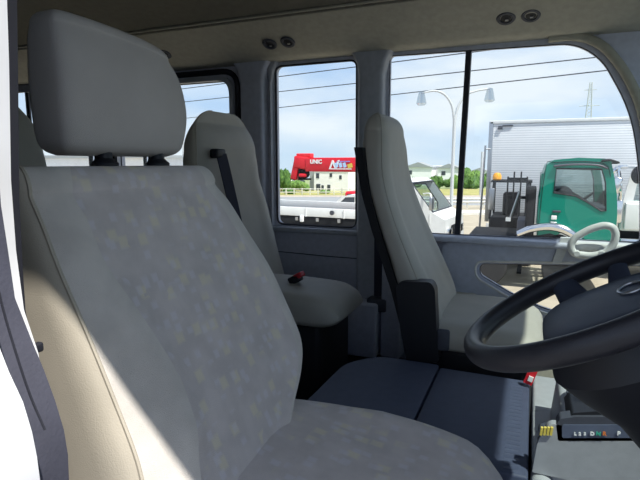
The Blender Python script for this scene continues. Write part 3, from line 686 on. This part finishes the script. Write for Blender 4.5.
# ceiling: cove over the windows, crown in the middle
prof = [(2.21, 2.475), (2.15, 2.48), (2.12, 2.49), (2.08, 2.512), (2.04, 2.532), (1.99, 2.553), (1.92, 2.59), (1.8, 2.635), (1.55, 2.67), (1.1, 2.69), (.75, 2.67), (.5, 2.60), (.36, 2.52), (.31, 2.455), (.276, 2.45)]
bm = B(); top = [(y, z + .10 + (.0 if abs(y - 1.2) < .9 else .03)) for y, z in reversed(prof)]
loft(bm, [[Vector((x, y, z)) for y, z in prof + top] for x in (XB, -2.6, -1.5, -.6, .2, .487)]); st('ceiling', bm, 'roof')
bm = B(); tube(bm, [(XB, 1.90, 2.597), (.48, 1.90, 2.597)], .006, 6); st('trim_13', bm, 'duct')
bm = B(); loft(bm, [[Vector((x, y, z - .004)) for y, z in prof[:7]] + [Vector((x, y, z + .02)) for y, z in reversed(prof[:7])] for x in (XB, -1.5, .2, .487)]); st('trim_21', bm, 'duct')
# open driver door, swung outward beside the wheel
dr = bpy.data.objects.new('door_2', None); COL.objects.link(dr); dr['kind'] = 'structure'; dr.location = (.70, .20, 0); dr.rotation_euler = (0, 0, math.radians(-75))
dw = roundpoly([(.10, 1.72), (1.0, 1.72), (1.0, 2.36), (.35, 2.36)], .06)
obj('door_skin', plate(B(), roundpoly([(0, .95), (1.1, .95), (1.1, 2.45), (.28, 2.45), (0, 1.75)], .06), [dw], XZ(0), .05), 'trim', dr); obj('door_glass', plate(B(), dw, [], XZ(.02), .004), 'glass', dr)
# floor, front, back, driver side
st('floor', bx(XB, XF, .24, 2.27, 1.02, 1.10), 'floor')
st('wall_back', plate(B(), [(.24, 1.02), (2.27, 1.02), (2.27, 2.75), (.24, 2.75)], [roundpoly([(.6, 1.75), (1.9, 1.75), (1.9, 2.4), (.6, 2.4)], .06)], YZ(XB - .06), .06), 'trim')
st('window_6', plate(B(), roundpoly([(.6, 1.75), (1.9, 1.75), (1.9, 2.4), (.6, 2.4)], .06), [], YZ(XB - .03), .004), 'lightcut')  # unseen rear window, tint added to hold back light
st('wall_front', bx(XF - .05, XF, .24, 2.27, 1.02, 1.75), 'trim')
# windshield between header and front wall
bm = B(); a = [Vector((.487, .34, 2.50)), Vector((.487, 2.18, 2.50)), Vector((.93, 2.2, 1.75)), Vector((.93, .3, 1.75))]; loft(bm, [a, [q + Vector((.006, 0, .003)) for q in a]]); st('window_7', bm, 'screen')
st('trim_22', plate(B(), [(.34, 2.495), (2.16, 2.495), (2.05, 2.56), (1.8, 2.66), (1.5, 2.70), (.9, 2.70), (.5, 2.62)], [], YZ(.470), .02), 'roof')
for i, y in enumerate((.30, 2.2)):
    bm = B(); tube(bm, [(.47, y, 2.50), (.72, y, 2.12), (.93, y, 1.75)], .045, 10); st(f'trim_{14+i}', bm, 'apillar')
RW = [roundpoly([(-1.40, 1.70), (-.52, 1.70), (-.52, 2.42), (-1.40, 2.42)], .05), roundpoly([(-2.3, 1.70), (-1.50, 1.70), (-1.50, 2.42), (-2.3, 2.42)], .05), roundpoly([(-3.6, 1.70), (-2.4, 1.70), (-2.4, 2.42), (-3.6, 2.42)], .05)]
bm = plate(B(), [(XB, .6), (-.44, .6), (-.44, 2.50), (XB, 2.50)], RW, XZ(.26), .05); st('wall_right', bm, 'trim')
for i, W in enumerate(RW): st(f'window_{8+i}', plate(B(), W, [], XZ(.28), .004), 'lightcut')  # unseen side windows, tinted dark to keep light out of the cabin

# door opening at the driver side: layered pillar edge, outermost layer nearest the camera
def edge_strip(name, right, left, y0, y1, m, parent=None):
    r = [at(x, y, Y=y1) for x, y in right]; l = [at(x, y, Y=y1) for x, y in left]
    bm = plate(B(), [(q.x, q.z) for q in r] + [(q.x, q.z) for q in reversed(l)], [], XZ(y0), y1 - y0); return obj(name, bm, m, parent, kind='structure' if parent is None else None)
jr = edge_strip('trim_16', [(18, -90), (17, 0), (18, 60), (19.5, 200), (23, 270), (25.5, 310), (30, 335)], [(-20, -90), (-10, 0), (-8, 60), (-6, 200), (6, 270), (16, 310), (26, 335)], .285, .31, 'gasket')
edge_strip('trim_17', [(3, -90), (7, 0), (9, 60), (11, 180), (16, 250), (24, 310), (38, 352), (42, 372)], [(-40, -90), (-40, 0), (-35, 60), (-30, 180), (-15, 250), (5, 310), (22, 352), (30, 372)], .255, .275, 'paint')
edge_strip('trim_18', [(-3, 150), (1, 205), (8, 250), (15, 298), (34, 346), (44, 370), (55, 400), (64, 430), (68, 455), (69, 480), (68, 560)], [(-60, 150), (-40, 205), (-30, 250), (-10, 298), (-2, 346), (8, 370), (22, 400), (31, 430), (36, 455), (39, 480), (42, 560)], .215, .25, 'weather')
bm = B(); tube(bm, [at(x, y, Y=.213) for x, y in ((-8, 260), (2, 305), (15, 350), (30, 395), (45, 430))], .0009, 6, sub=4); st('trim_19', bm, 'gasket')
edge_strip('trim_20', [(-8, 300), (-1, 346), (9, 372), (23, 402), (32, 432), (37, 457), (40, 480), (43, 560)], [(-90, 300), (-90, 346), (-90, 372), (-90, 402), (-90, 432), (-90, 457), (-90, 480), (-90, 560)], .17, .205, 'paint')
q = at(38, 349, Y=.30); o = obj('door_striker', box(B(), q + Vector((-.004, 0, 0)), (.007, .014, .009), None, .002), 'gasket'); tag(o, 'small black latch stub on the driver door pillar', 'latch')

# ------------------------------------------------------------------ ceiling air nozzles
def vent(px, py, label):
    q = at(px, py, Y=2.05); t = thing('air_nozzle', label, 'air vent', q, 0, 'ceiling air nozzles')
    R = Matrix.Rotation(math.radians(180 - 28), 4, 'X')
    bm = B(); lathe(bm, [(.017, -.004), (.030, .0), (.034, .006), (.030, .011), (.022, .011), (.019, .004), (.001, .003)], R, 24); obj('bezel', bm, 'dgrey', t)
    bm = B(); lathe(bm, [(.001, .004), (.018, .004), (.018, .007), (.001, .009)], R, 20); obj('nozzle', bm, 'black', t)
    bm = B(); box(bm, R @ Vector((.003, -.006, .010)), (.012, .008, .005), None, .001); obj('tab', bm, 'steel', t)
vent(270, 43, 'round black ceiling air nozzle above the middle window, rearmost of that pair')
vent(288, 41, 'round black ceiling air nozzle above the middle window, nearer the front passenger seat')
vent(506, 17, 'round black ceiling air nozzle above the black window bar side of the door window')
vent(531, 14, 'round black ceiling air nozzle above the front half of the door window')
vent(165, 53, 'round black ceiling air nozzle just behind the driver headrest')

# ------------------------------------------------------------------ seats
def is_near(rows, frac=.30):
    """ring indices on the near flank"""
    pass
def back_parts(t, keys, n, bol, bw, side_m, front_m, off, name='backrest', thr=(.80, .55), piping=True, bolster=None, flank=None):
    """split a back into its cushion and its two side panels"""
    rows = seat_loft(keys, n, 72, 6, bol, bw, flank); rows = [[Vector(p) - off for p in r] for r in rows]; seg = 72
    nearset = {i for i in range(seg) if math.sin(2 * math.pi * (i + .5) / seg) < -thr[0] ** (1) * 0 - .0 and -1 < math.cos(2 * math.pi * (i + .5) / seg) < thr[1] and math.sin(2 * math.pi * (i + .5) / seg) < -.15}
    farset = {i for i in range(seg) if math.cos(2 * math.pi * (i + .5) / seg) < thr[1] and math.sin(2 * math.pi * (i + .5) / seg) > .15}
    bol_ = set()
    if bolster:
        for i in range(seg):
            a_ = 2 * math.pi * (i + .5) / seg
            if math.cos(a_) >= thr[1] and abs(math.sin(a_)) ** (2 / n) > .69: bol_.add(i)
        obj('side_bolster', split_loft(rows, lambda i, r: i in bol_ and math.sin(2 * math.pi * (i + .5) / seg) < 0), bolster, t); obj('side_bolster', split_loft(rows, lambda i, r: i in bol_ and math.sin(2 * math.pi * (i + .5) / seg) > 0), bolster, t)
    body = split_loft(rows, lambda i, r: i in nearset or i in farset or i in bol_, invert=True); o = obj(name, body, front_m, t)
    a = obj('side_panel', split_loft(rows, lambda i, r: i in nearset), side_m, t); b = obj('side_panel', split_loft(rows, lambda i, r: i in farset), side_m, t)
    if piping:
        i0 = max(nearset) + 1; 
        pr_ = [r[i0 % seg] for r in rows]; bm = B(); tube(bm, pr_, .0028, 6, up=Vector((0, 1, 0))); obj('piping', bm, side_m, a)
    return rows

# driver seat -------------------------------------------------------
off = Vector((-.40, .73, 1.10))
ds = thing('driver_seat', 'large beige driver seat with patterned velour and separate headrest', 'seat', off)
keys = [(1.44, -.365, -.62, .47, .74, .006), (1.50, -.372, -.65, .462, .79, .010), (1.545, -.385, -.67, .460, .85, .014), (1.585, -.402, -.68, .468, .925, .018), (1.63, -.418, -.69, .482, .958, .020), (1.70, -.452, -.70, .486, .960, .020),
        (1.78, -.488, -.705, .464, .948, .018), (1.86, -.527, -.71, .440, .918, .014), (1.92, -.555, -.71, .440, .893, .010), (1.955, -.573, -.71, .438, .868, .006)]
keys = dome_top(keys, 1.995, .028)
back_parts(ds, keys, 5.0, .02, .66, 'vinyl', 'fab', off, thr=(0, .48), bolster='fabp', flank=.434)
# headrest
hk = [(2.012, -.668, -.712, .582, .812), (2.020, -.650, -.722, .565, .830), (2.038, -.640, -.728, .556, .840), (2.09, -.634, -.730, .552, .848), (2.14, -.637, -.730, .553, .845), (2.18, -.645, -.729, .556, .836), (2.205, -.653, -.727, .561, .822)]
hk = dome_top(hk, 2.229, .020)
rows = seat_loft([k_ for k_ in hk], 6.0, 64, 5)
# the crown drops toward the far side
for r in rows:
    for i, (x, y, z) in enumerate(r):
        t_ = max(0, (y - .58) / .29); w_ = max(0, (z - 2.03) / .20) ** 1.5; r[i] = (x, y, z - .030 * min(1, t_) ** 3 * w_)
bm = B(); loft(bm, [[Vector(p) - off for p in r] for r in rows]); hr = obj('headrest', bm, 'hrest', ds)
for y in (.645, .775):
    bm = B(); tube(bm, [Vector((-.69, y, 1.97)) - off, Vector((-.69, y, 2.04)) - off], .008, 10); p_ = obj('headrest_post', bm, 'chrome', ds)
    bm = B(); lathe(bm, [(.021, -.01), (.022, .008), (.013, .016), (.012, .032), (.001, .034)], Matrix.Translation(Vector((-.665, y, 1.992)) - off), 16); obj('post_guide', bm, 'black', p_)
# cushion
def cushion(t, off, x0, x1, y0, y1, zt, zb, m, side_m, crown=.02, r=.05, front_drop=.03, bol=.02, nose=.05, rear_rise=0.0):
    rows = []; nx = 26
    for i in range(nx + 1):
        s = i / nx; x = x0 + (x1 - x0) * s
        e = max(0, (s - .80) / .20); fr = math.sqrt(max(0, 1 - e * e * .985)); eb = max(0, (.10 - s) / .10); fr *= math.sqrt(max(0, 1 - eb * eb * .7))
        h = (zt - zb); top = zt - front_drop * max(0, s - .5) ** 2 * 4; zc = zb + h * .45
        t_ = zc + (top - zc) * fr; b_ = zc - (zc - zb) * (fr * .75 + .25); ins = (1 - fr) * nose; row = []
        hw = (y1 - y0) / 2 - ins; yc = (y0 + y1) / 2; seg = 40; n = 4.2
        for k in range(seg):
            th = 2 * math.pi * k / seg; c, sn = math.cos(th), math.sin(th)
            u = math.copysign(abs(c) ** (2 / n), c); v = math.copysign(abs(sn) ** (2 / n), sn)
            zz = (t_ + b_) / 2 + (t_ - b_) / 2 * v
            if v > 0: a = abs(u); sm = min(1, max(0, (a - .55) / .25)); zz += (crown * (1 - a * a) * fr * (0.4 if bol else 1) + bol * sm * (1 - max(0, (a - .85) / .15)) * fr * math.sin(math.pi * min(1, s * 1.1)) ** .5) * v
            if v > 0 and rear_rise: zz += v * (rear_rise * max(0, 1 - s / .55) * (1 - abs(u) ** 3) - .06 * max(0, .5 - s) * 2 * abs(u) ** 3)
            row.append(Vector((x, yc + hw * u, zz)) - off)
        rows.append(row)
    bm = B(); loft(bm, rows); return obj('cushion', bm, m, t)
cushion(ds, off, -.52, .02, .46, .955, 1.492, 1.30, 'fab', 'vinyl', .02, bol=.030, front_drop=.035, nose=.16, rear_rise=.055)
obj('seat_base', bx(-.44, -.06, .50, .90, 1.10, 1.33, .02), 'black', ds).location = -off

# front passenger seat ---------------------------------------------
off = Vector((-.2, 1.8, 1.10))
ps = thing('passenger_seat', 'cream front passenger seat with tall integrated headrest and black side cover', 'seat', off)
keys = [(1.45, -.235, -.36, 1.56, 2.03, .012), (1.52, -.25, -.375, 1.555, 2.035, .014), (1.60, -.285, -.40, 1.55, 2.035, .016), (1.70, -.335, -.43, 1.552, 2.03, .016), (1.80, -.380, -.465, 1.556, 2.015, .014),
        (1.90, -.415, -.498, 1.562, 1.985, .010), (1.98, -.432, -.522, 1.572, 1.952, .006), (2.05, -.437, -.533, 1.585, 1.93, .003), (2.10, -.444, -.533, 1.60, 1.905, .0)]
keys = dome_top(keys, 2.165, .05, 7)
back_parts(ps, keys, 3.8, .0, .60, 'vinyl2', 'vinyl2', off, thr=(0, .45))
for (yy) in (1.548,):
    pf = [(-.512, 2.05), (-.484, 1.90), (-.449, 1.785), (-.380, 1.59), (-.34, 1.45)]
    bm = B(); rows = [[Vector((x - a, y, z)) - off for a, y in ((.022, yy + .0), (-.004, yy + .004), (-.006, yy + .22), (-.006, 2.0 - .02), (.016, 2.0))] for x, z in pf]
    loft(bm, rows, (False, False), closed=False); bmesh.ops.solidify(bm, geom=bm.faces, thickness=.008); obj('back_shell', bm, 'black', ps)
pc = [at(x, y, Y=1.545) for x, y in ((397, 284), (404, 280), (432, 281), (436, 288), (438, 335), (440, 360), (408, 361), (402, 330))]
bm = plate(B(), roundpoly([(q.x, q.z) for q in pc], .012), [], XZ(1.525), .05); bmesh.ops.translate(bm, verts=bm.verts, vec=-off); obj('side_cover', bm, 'black', ps)
cushion(ps, off, -.30, .065, 1.545, 2.03, 1.488, 1.395, 'vinyl2', 'vinyl2', .010, bol=.010, front_drop=.008, nose=.05)
bm = bx(-.26, .02, 1.60, 2.0, 1.10, 1.40, .02); bmesh.ops.translate(bm, verts=bm.verts, vec=-off); obj('seat_base', bm, 'black', ps)
bq = at(443, 340, Y=1.54); bm = B(); box(bm, bq - off, (.04, .02, .07), None, .008); obj('hinge_bracket', bm, 'dgrey', ps)

# second row seats ---------------------------------------------------
def rear_seat(y0, label, dx=0.0):
    off = Vector((-.95, y0 + .25, 1.10))
    t = thing('rear_seat', label, 'seat', off + Vector((dx, 0, 0)), 0, 'second row seats')
    keys = [(1.50, -1.00, -1.14, y0, y0 + .52, .012), (1.60, -1.03, -1.16, y0, y0 + .52, .012), (1.70, -1.055, -1.175, y0, y0 + .515, .012), (1.82, -1.08, -1.185, y0 + .0, y0 + .50, .010), (1.92, -1.095, -1.195, y0, y0 + .465, .006),
            (2.0, -1.105, -1.20, y0 + .002, y0 + .46, .003), (2.04, -1.11, -1.20, y0 + .010, y0 + .455, .0)]
    keys = dome_top(keys, 2.198, .15, 12)
    back_parts(t, keys, 3.8, .0, .6, 'vinyl', 'vinyl2', off, thr=(0, .45))
    cushion(t, off, -1.06, -.575, y0 + .0, y0 + .32, 1.55, 1.43, 'vinyl2', 'vinyl2', .010, bol=.006, front_drop=.01, nose=.035)
    bm = bx(-1.0, -.66, y0 + .06, y0 + .38, 1.10, 1.45, .02); bmesh.ops.translate(bm, verts=bm.verts, vec=-off); obj('seat_base', bm, 'black', t)
    # shoulder belt out of the backrest
    g = Vector((-1.085, y0 + .095, 2.035)); bm = B(); box(bm, g - off, (.035, .06, .035), None, .008); bg_ = obj('belt_guide', bm, 'black', t)
    pts = [g + Vector((.012, 0, 0)), g + Vector((.02, .012, -.06)), g + Vector((.035, .04, -.2)), g + Vector((.06, .07, -.40))]
    bm = B(); rows = [[p - off + Vector((-.006, -.024, 0)), p - off + Vector((.006, .024, 0)), p - off + Vector((.010, .024, 0)), p - off + Vector((-.002, -.024, 0))] for p in pts]; loft(bm, rows); obj('belt', bm, 'belt', bg_)
    bm = B(); box(bm, Vector((-.80, y0 + .16, 1.568)) - off, (.05, .034, .03), Matrix.Rotation(-.5, 3, 'Y'), .006); bk = obj('buckle', bm, 'black', t)
    bm = B(); box(bm, Vector((-.784, y0 + .16, 1.584)) - off, (.034, .034, .020), Matrix.Rotation(-.5, 3, 'Y'), .004); obj('release_button', bm, 'redbuckle', bk)
    return t
rs = rear_seat(1.50, 'beige second row seat by the far window with a black shoulder belt')
rear_seat(.65, 'beige rear seat directly behind the driver headrest, only its rounded shoulder showing', -.25)

# belt on the far pillar
bm = B()
loft(bm, [[Vector((x - .024, 2.150, z)), Vector((x + .024, 2.150, z)), Vector((x + .024, 2.145, z)), Vector((x - .024, 2.145, z))] for x, z in ((-.620, 1.90), (-.615, 1.7), (-.612, 1.39))])
t = thing('seat_belt', 'black seat belt hanging down the far pillar behind the front passenger seat', 'seat belt', (0, 0, 0)); obj('webbing', bm, 'belt', t)
obj('belt_anchor', bx(-.645, -.60, 2.12, 2.155, 1.88, 1.95, .01), 'black', t); obj('retractor_cover', bx(-.655, -.565, 2.09, 2.155, 1.34, 1.40, .01), 'dgrey', t)

# ------------------------------------------------------------------ engine covers
ec = roundpoly([(-.50, .97), (-.225, .97), (-.225, 1.455), (-.41, 1.455), (-.49, 1.36)], [.01, .01, .01, .05, .05])
XY = lambda z0: (lambda u, v, w: Vector((u, v, z0 + w)))
t = thing('engine_cover', 'dark grey rear engine cover between the seats, rounded corner at its back', 'engine cover', (-.33, 1.2, 1.10))
bm = plate(B(), ec, [], XY(1.10), .30); bmesh.ops.bevel(bm, geom=[e_ for e_ in bm.edges if all(v.co.z > 1.39 for v in e_.verts)and len(e_.link_faces) == 2 and e_.calc_face_angle(0) > .5], offset=.008, segments=2, affect='EDGES')
bmesh.ops.translate(bm, verts=bm.verts, vec=-Vector((-.33, 1.2, 1.10))); obj('lid', bm, 'cover', t)
t = thing('engine_cover', 'dark grey front engine cover with a ridged light edge strip beside the console', 'engine cover', (-.1, 1.2, 1.10))
bm = bx(-.22, .027, .97, 1.44, 1.10, 1.40, .006); bmesh.ops.translate(bm, verts=bm.verts, vec=-Vector((-.1, 1.2, 1.10))); lid = obj('lid', bm, 'cover', t)
saw = [(1.43, 1.398), (.975, 1.398)]
for k in range(24): saw += [(.98 + k * .0185, 1.4002), (.984 + k * .0185, 1.4018), (.988 + k * .0185, 1.4002)]
bm = plate(B(), saw, [], YZ(-.020), .030); bmesh.ops.translate(bm, verts=bm.verts, vec=-Vector((-.1, 1.2, 1.10)))
obj('ridges', bm, 'cover', lid)
o = obj('leaflet', box(B(), at(530.5, 376, Y=1.40), (.022, .012, .045), Matrix.Rotation(.3, 3, 'Y')), 'red'); tag(o, 'small red and white leaflet tucked behind the engine cover', 'leaflet')
o2 = obj('white_print', box(B(), at(530.5, 379, Y=1.392), (.012, .004, .014), Matrix.Rotation(.3, 3, 'Y')), 'wtext', o)
o = obj('floor_mat', bx(.08, .60, 1.50, 2.12, 1.10, 1.112, .003), 'mat'); tag(o, 'light beige floor mat before the front passenger seat', 'floor mat')

# ------------------------------------------------------------------ centre console with gear selector
CO = Vector((.2, 1.1, 1.10))
t = thing('center_console', 'light grey centre console with gear selector panel under the steering wheel', 'console', CO)
# side outline seen from the driver, in x and z
co_prof = roundpoly([(.034, 1.10), (.034, 1.402), (.074, 1.408), (.082, 1.500), (.60, 1.515), (.60, 1.10)], [.0, .006, .004, .012, 0, 0])
bm = plate(B(), co_prof, [], XZ(1.005), .25); bmesh.ops.translate(bm, verts=bm.verts, vec=-CO); obj('housing', bm, 'dash', t)
bm = plate(B(), roundpoly([(.032, 1.10), (.032, 1.395), (.062, 1.40), (.085, 1.37), (.092, 1.10)], [.0, .02, .02, .02, .0]), [], XZ(.975), .04); bmesh.ops.translate(bm, verts=bm.verts, vec=-CO); obj('kick_panel', bm, 'dash', t)
bm = plate(B(), roundpoly([(.04, 1.435), (.04, 1.49), (.058, 1.495), (.058, 1.435)], .008), [], XZ(1.0), .02); bmesh.ops.translate(bm, verts=bm.verts, vec=-CO); obj('finger_recess', bm, 'dgrey', t)
# gear panel: dark tray leaning up, slot behind
def cpl(pts, y, th, name, m, par=t, r=.004):
    q = [at(a, b, Y=y) for a, b in pts]; bm = plate(B(), roundpoly([(p.x, p.z) for p in q], r), [], XZ(y), th); bmesh.ops.translate(bm, verts=bm.verts, vec=-CO); return obj(name, bm, m, par)
gp = cpl([(556, 425), (560, 419), (575, 417), (700, 417), (700, 441), (558, 441)], .992, .03, 'gear_panel', 'dgrey')
cpl([(573, 413), (600, 411), (700, 411), (700, 419), (566, 421)], 1.0, .10, 'gear_slot', 'black', gp)
cpl([(562, 425), (700, 425), (700, 438), (562, 438)], .990, .004, 'gear_plate', mat('blue grey plate', (.10, .12, .18), .5), gp)
for i, (ch, px, m_, sz) in enumerate([('L', 576, 'wtext', .010), ('2', 580.5, 'wtext', .010), ('3', 585.5, 'wtext', .010), ('D', 592, 'wtext', .012), ('N', 598, 'tgreen', .012), ('R', 604.5, 'torange', .012), ('P', 619, 'wtext', .013)]):
    q = at(px - 2, 435, Y=.988); text('gear_mark', ch, m_, sz * .8, q - CO, (math.pi / 2, 0, 0), gp, .0006, 0, .0005)
for k in range(4):
    q = at(541.5 + k * 3.3, 431, Y=.99); bm = B(); box(bm, q - CO, (.0042, .006, .016), Matrix.Rotation(.08, 3, 'Y')); obj('yellow_label', bm, 'yellow', t)
q0 = at(616, 424, Y=1.03); q1 = at(617, 394, Y=1.03) + Vector((.004, -.0, .03)); bm = B(); tube(bm, [q0 - CO, q1 - CO], .0055, 12); lv = obj('gear_lever', bm, 'chrome', t)
bm = B(); lathe(bm, [(.001, -.01), (.016, -.008), (.02, .01), (.019, .05), (.010, .062), (.001, .064)], Matrix.Translation(q1 - CO), 18); obj('knob', bm, 'black', lv)
# rear storage hump, light on top, dark cup recess
bm = plate(B(), roundpoly([(.034, 1.40), (.040, 1.47), (.058, 1.508), (.60, 1.515), (.60, 1.40)], [.004, .02, .012, 0, 0]), [], XZ(.992), .018); bmesh.ops.translate(bm, verts=bm.verts, vec=-CO); obj('front_face', bm, 'dash', t)
bm = bx(.034, .60, 1.25, 1.48, 1.10, 1.405, .008); bmesh.ops.translate(bm, verts=bm.verts, vec=-CO); obj('back_ledge', bm, 'dash', t)
def top_patch(pts, z, th, name, m):
    q = [at(a, b, Z=z) for a, b in pts]; bm = plate(B(), roundpoly([(p.x, p.y) for p in q], .02), [], XY(z), th); bmesh.ops.translate(bm, verts=bm.verts, vec=-CO); return obj(name, bm, m, t)
top_patch([(565, 390), (575, 386), (640, 392), (660, 412), (576, 414), (570, 402)], 1.515, .006, 'cup_recess', 'dgrey')
bm = bx(.60, .90, .34, 2.15, 1.10, 1.74, .05); o = obj('dashboard', bm, 'dgrey'); tag(o, 'dark dashboard block beyond the steering wheel', 'dashboard')

# ------------------------------------------------------------------ steering wheel
tilt = .509; WC0 = Vector((.086, .745, 1.822)); Rw = .172
e1 = Vector((math.cos(tilt), 0, math.sin(tilt))); e2 = Vector((0, 1, 0)); en = Vector((-math.sin(tilt), 0, math.cos(tilt)))
t = thing('steering_wheel', 'black steering wheel with grey-blue centre pad in front of the driver seat', 'steering wheel', WC0)
WP = lambda u, v, h=0: e1 * u + e2 * v + en * h
bm = B(); n = 72; rows = []
for k in range(n + 1):
    a = 2 * math.pi * k / n; c = WP(math.cos(a) * Rw, math.sin(a) * Rw); rd = WP(math.cos(a), math.sin(a)); rows.append([c + rd * math.cos(b) * .0145 + en * math.sin(b) * .0165 for b in [2 * math.pi * j / 16 for j in range(16)]])
loft(bm, rows, (False, False)); bmesh.ops.remove_doubles(bm, verts=bm.verts, dist=1e-6); obj('rim', bm, 'wheel', t)
# centre pad: a soft rounded shield
def pad(su, sv, h0, h1, cu=0.0, n=3.2, seg=48):
    rows = []
    for s, h in ((1.0, h0), (1.02, h0 + (h1 - h0) * .4), (.98, h0 + (h1 - h0) * .75), (.90, h0 + (h1 - h0) * .93), (.7, h1), (.4, h1 + .003), (.05, h1 + .004)):
        row = []
        for k in range(seg):
            th = 2 * math.pi * k / seg; c, q_ = math.cos(th), math.sin(th); row.append(WP(cu + su * s * math.copysign(abs(c) ** (2 / n), c), sv * s * math.copysign(abs(q_) ** (2 / n), q_), h))
        rows.append(row)
    return loft(B(), rows)
hp_ = obj('center_pad', pad(.094, .100, -.036, -.010, .014), 'pad', t)
bm = B()
rows = [[WP(.045 + .016 * math.cos(a) * 1.0, .022 * math.sin(a), -.0055) + WP(math.cos(a) * math.cos(b) * .002, math.sin(a) * math.cos(b) * .002, math.sin(b) * .002) for b in [2 * math.pi * j / 8 for j in range(8)]] for a in [2 * math.pi * k_ / 32 for k_ in range(33)]]
loft(bm, rows, (False, False)); obj('emblem', bm, 'steel', hp_)
for sgn in (-1, 1):
    for (u0, u1, ww) in ((-.02, -.035, .030), (.03, .05, .022)):
        bm = B(); tube(bm, [WP(u0, sgn * .07, -.035), WP((u0 + u1) / 2, sgn * .12, -.025), WP(u1, sgn * (Rw - .012), -.004)], [ww, ww * .8, ww * .62], 12, sub=4, flat=.42, up=en); obj('spoke', bm, 'pad', t)
bm = B(); rows = []
for h, r_ in ((-.05, .085), (-.085, .095), (-.12, .078), (-.17, .048), (-.22, .036), (-.50, .032)):
    rows.append([WP(math.cos(a) * r_, math.sin(a) * r_, h) for a in [2 * math.pi * k_ / 28 for k_ in range(28)]])
loft(bm, rows); o = obj('column_shroud', bm, 'black', t)
for sgn in (1,):
    bm = B(); tube(bm, [WP(.02, .05, -.11), WP(.03, .12, -.10), WP(.03, .17, -.085)], [.006, .007, .009], 10, sub=3); obj('stalk', bm, 'black', t)
